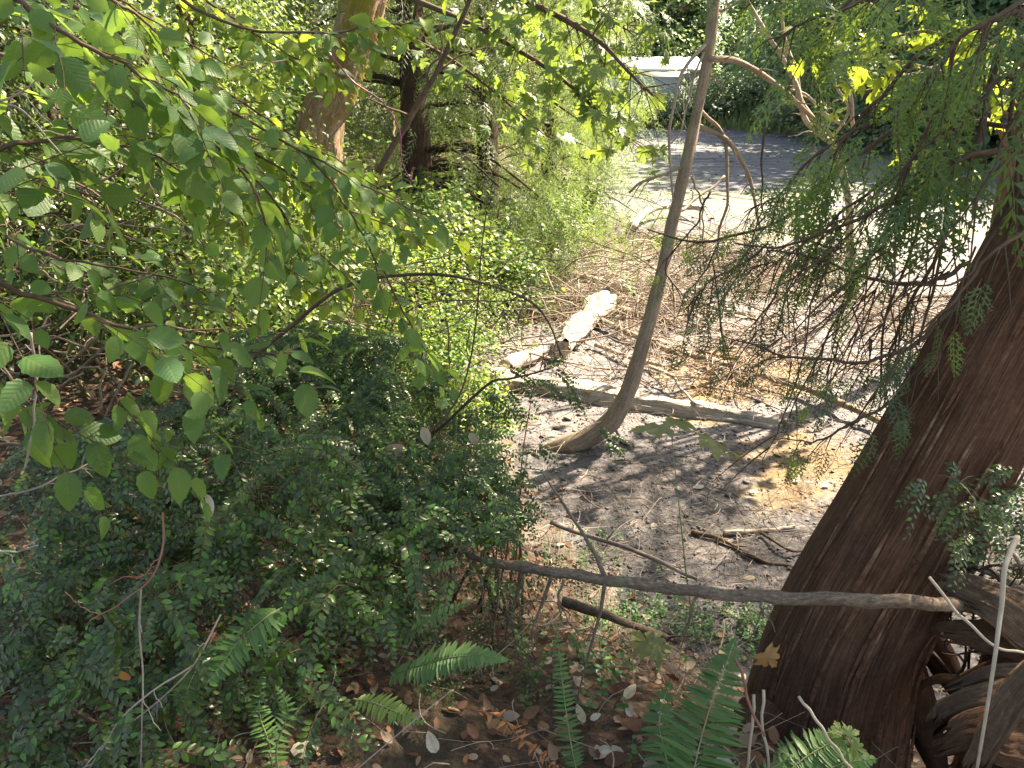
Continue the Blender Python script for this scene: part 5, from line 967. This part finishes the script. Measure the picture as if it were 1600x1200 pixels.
leaves(m2, 'leaf', T_maple, M['maple_back'], MA, MN, MS, MO, 300)

# shrubs on the sunny shore
shr = [(400, 6.6, 1.2, 'tall bright shrub between the second yew and the mossy trunk'), (610, 9.0, 1.2, 'tall bright shrub hiding the foot of the dark hemlock trunk'), (250, 5.0, 1.3, 'bright shrub at left just behind the shaded hazel'), (280, 9.0, 2.0, 'tall pale leaved shrub far behind the sunlit hazel'), (560, 7.2, 1.05, 'sunlit shrub in front of the mossy trunk, left of the twig drift'), (680, 8.4, 1.0, 'sunlit shrub at the waterside, behind the arching bare branch'), (450, 6.0, .9, 'low bright shrub below the sunlit hazel'), (760, 10.2, 1.0, 'pale green shrub where the shore meets the twig drift'),
       (600, 5.2, .55, 'low sunlit shrub left of the long log'), (350, 7.8, 1.2, 'yellow green shrub under the second yew'), (830, 12.6, 1.1, 'light green shrub on the bank under the hanging cedar'), (600, 10.4, 1.3, 'tall shrub between mossy trunk and dark hemlock trunk'), (720, 5.9, .5, 'small leafy shrub by the left end of the long log'),
       (880, 15.5, 1.0, 'shrub at the mud edge under the hemlocks'), (200, 6.8, .7, 'thin shrub on the brown litter beneath the first yew'), (640, 6.6, .7, 'middle shrub of the sunny bank, above the fine huckleberry mound')]
for i, (u, Y, h, lab) in enumerate(shr):
    n = int(5200*h); ctree('leafy_shrub', at(u, Y), lab, h, .012, 'twig', (['snow', 'herb', 'hazel_sun'], ['snow', 'dark'], ['hazel', 'snow', 'conifer'], ['herb', 'snow', 'maple'])[i % 4], int(n*(1, 1.3, .7, .9)[i % 4]), ((.022, .05), (.018, .04), (.035, .075), (.028, .06))[i % 4] if Y < 9 else (.05, .085), T_oval, h*.75, (.05, h), cat='shrub', seed=20+i, drop=.2, clumps=int(36))
# small alder and twigs fringe at the shade edge
herbs('shore_herbs', [(520, 560, 130, 90, 50), (620, 620, 140, 60, 40), (700, 560, 90, 60, 40), (430, 460, 120, 90, 40), (300, 480, 80, 90, 50), (780, 500, 50, 60, 40), (650, 480, 100, 80, 40)], 'snow', 'low sunlit plants on the shore', ls=(.025, .05), hgt=.22)

# ------------------------------------------------------------------ far shore
hx0, hy = P(985, 115, 62)[0], 62.0; hx1 = P(1093, 115, 62)[0]; hz0 = gnd(11, 62)
house = thing('shed_building', (hx0, hy, hz0), 'low pale grey building with a white roof on the far shore', 'building')
def box(mb, a, b):
    x0, y0, z0 = a; x1, y1, z1 = b; V = [(x0, y0, z0), (x1, y0, z0), (x1, y1, z0), (x0, y1, z0), (x0, y0, z1), (x1, y0, z1), (x1, y1, z1), (x0, y1, z1)]
    mb.add(V, [(0, 3, 2, 1), (4, 5, 6, 7), (0, 1, 5, 4), (1, 2, 6, 5), (2, 3, 7, 6), (3, 0, 4, 7)])
hx0 -= 2.2
eave, ridge = 3.25, 4.05
mb = MB(); box(mb, (hx0, hy, hz0-.3), (hx1, hy+6, eave)); mb.add([(hx0, hy, eave), (hx0, hy+6, eave), (hx0, hy+3, ridge-.1), (hx1, hy, eave), (hx1, hy+6, eave), (hx1, hy+3, ridge-.1)], [(0, 2, 1), (3, 4, 5)]); obj('wall', mb.mesh('wall', False, house.location), M['wallp'], house)
for nm, ya, yb in (('roof', hy-.5, hy+3), ('roof', hy+6.5, hy+3)):
    mb = MB(); e = eave-.05; x0, x1 = hx0-.4, hx1+.4; mb.add([(x0, ya, e), (x1, ya, e), (x1, yb, ridge), (x0, yb, ridge), (x0, ya, e+.12), (x1, ya, e+.12), (x1, yb, ridge+.12), (x0, yb, ridge+.12)], [(0, 1, 2, 3), (7, 6, 5, 4), (0, 4, 5, 1), (1, 5, 6, 2), (3, 2, 6, 7), (0, 3, 7, 4)]); obj(nm, mb.mesh(nm, False, house.location), M['roof'], house)
mb = MB(); box(mb, (hx0-.42, hy-.56, eave-.14), (hx1+.42, hy-.505, eave+.08)); obj('fascia', mb.mesh('fascia', False, house.location), M['trim'], house)
mb = MB(); box(mb, (hx1-3.4, hy-.06, hz0-.1), (hx1-.5, hy-.003, 2.75)); obj('door', mb.mesh('door', False, house.location), M['door'], house)
pp_ = P(1122, 130, 56); post = thing('sign_post', (pp_[0], 56, gnd(pp_[0], 56)), 'small post with a pale plate standing right of the far building', 'post')
mb = MB(); mb.tube(np.array([[pp_[0], 56, gnd(pp_[0], 56)-.1], [pp_[0], 56, 2.6]]), .07, 8); obj('pole', mb, M['darkbark'], post)
mb = MB(); box(mb, (pp_[0]-.2, 55.85, 2.0), (pp_[0]+.2, 55.9, 2.7)); obj('plate', mb.mesh('plate', False, post.location), M['trim'], post)
fr = [(700, 80, 14, 4.5, 'far2', 'dark far tree behind the left shore'), (860, 78, 16, 5, 'far1', 'light green far tree left of the far building'), (960, 84, 15, 4.5, 'far1', 'tall pale far tree directly left of the sky gap'), (1060, 72, 9.5, 3.2, 'far2', 'bluish far tree behind the right end of the far building'), (1020, 70, 9, 3.4, 'far1', 'bright rounded far tree behind the far building'),
      (1150, 84, 14, 4.2, 'far2', 'dark far tree right of the far building'), (1255, 62, 15, 4.5, 'far2', 'dark far tree above the blackberry hedge'), (1290, 52, 17, 5, 'far2', 'broad dark far tree behind the pale dead limbs'), (1380, 44, 11, 4.2, 'far1', 'lighter far tree behind the cedar boughs'), (1460, 37, 14, 4.5, 'far2', 'far tree at the bend of the right shore'), (1540, 34, 16, 4.8, 'far2', 'nearest dark tree of the right shore'), (1640, 31, 11, 4, 'far2', 'dark tree of the right shore beyond the picture edge'), (1750, 27, 10, 4, 'far2', 'right shore tree casting shade on the mud'), (1900, 26, 9, 4, 'far2', 'outermost right shore tree')]
for i, (u, Y, H, cw, fol, lab) in enumerate(fr):
    ctree('broadleaf_tree', at(u, Y), lab, H, .3, 'darkbark', fol, 7500, (.28, .5), T_oval, cw, (.6, H), seed=50+i, clumps=60, drop=.3, group='trees on the far shore')
for i, (u, Y, h, lab) in enumerate([(1010, 50, .55, 'grey green thicket below the far building, left part'), (1085, 50, .6, 'grey green thicket below the far building, right part'), (1165, 50, 1.5, 'blackberry thicket right of the sign post'), (1235, 48, 1.6, 'blackberry thicket behind the dead tree limb'), (1300, 42, 1.6, 'thicket on the far bank behind the cedar foliage'), (1380, 37, 1.6, 'thicket where the shore bends right'), (1480, 32.5, 1.6, 'thicket on the right shore, left one'), (1580, 30, 1.8, 'thicket on the right shore, right one'), (930, 51, .9, 'thicket on the far bank behind the maple leaves')]):
    p = at(u, Y); ctree('blackberry_thicket', p, lab, h*.8, .03, 'twig', 'bank', 4200, (.13, .24), T_oval, 2.6, (.0, h), cat='shrub', seed=80+i, drop=.1, clumps=50)
def grass():
    mb = MB(); n = 26000; x = rng.uniform(-2, 34, n); y = rng.uniform(24, 56, n); d = inland(x, y); k_ = (d > -.1) & (d < 5.5); x, y = x[k_], y[k_]; m = len(x)
    mb.many(T_blade, frames(np.array([[0, 0, 1.]])+rv(m, .25), rv(m)+[0, -1, 0], rng.uniform(.3, .75, m)*1.0)@np.diag([4, 1, 1]), np.stack([x, y, gz(x, y)], -1)); obj('bank_grass', mb, M['grass'], None, kind='stuff', label='rough grass along the far bank', category='grass')
grass()
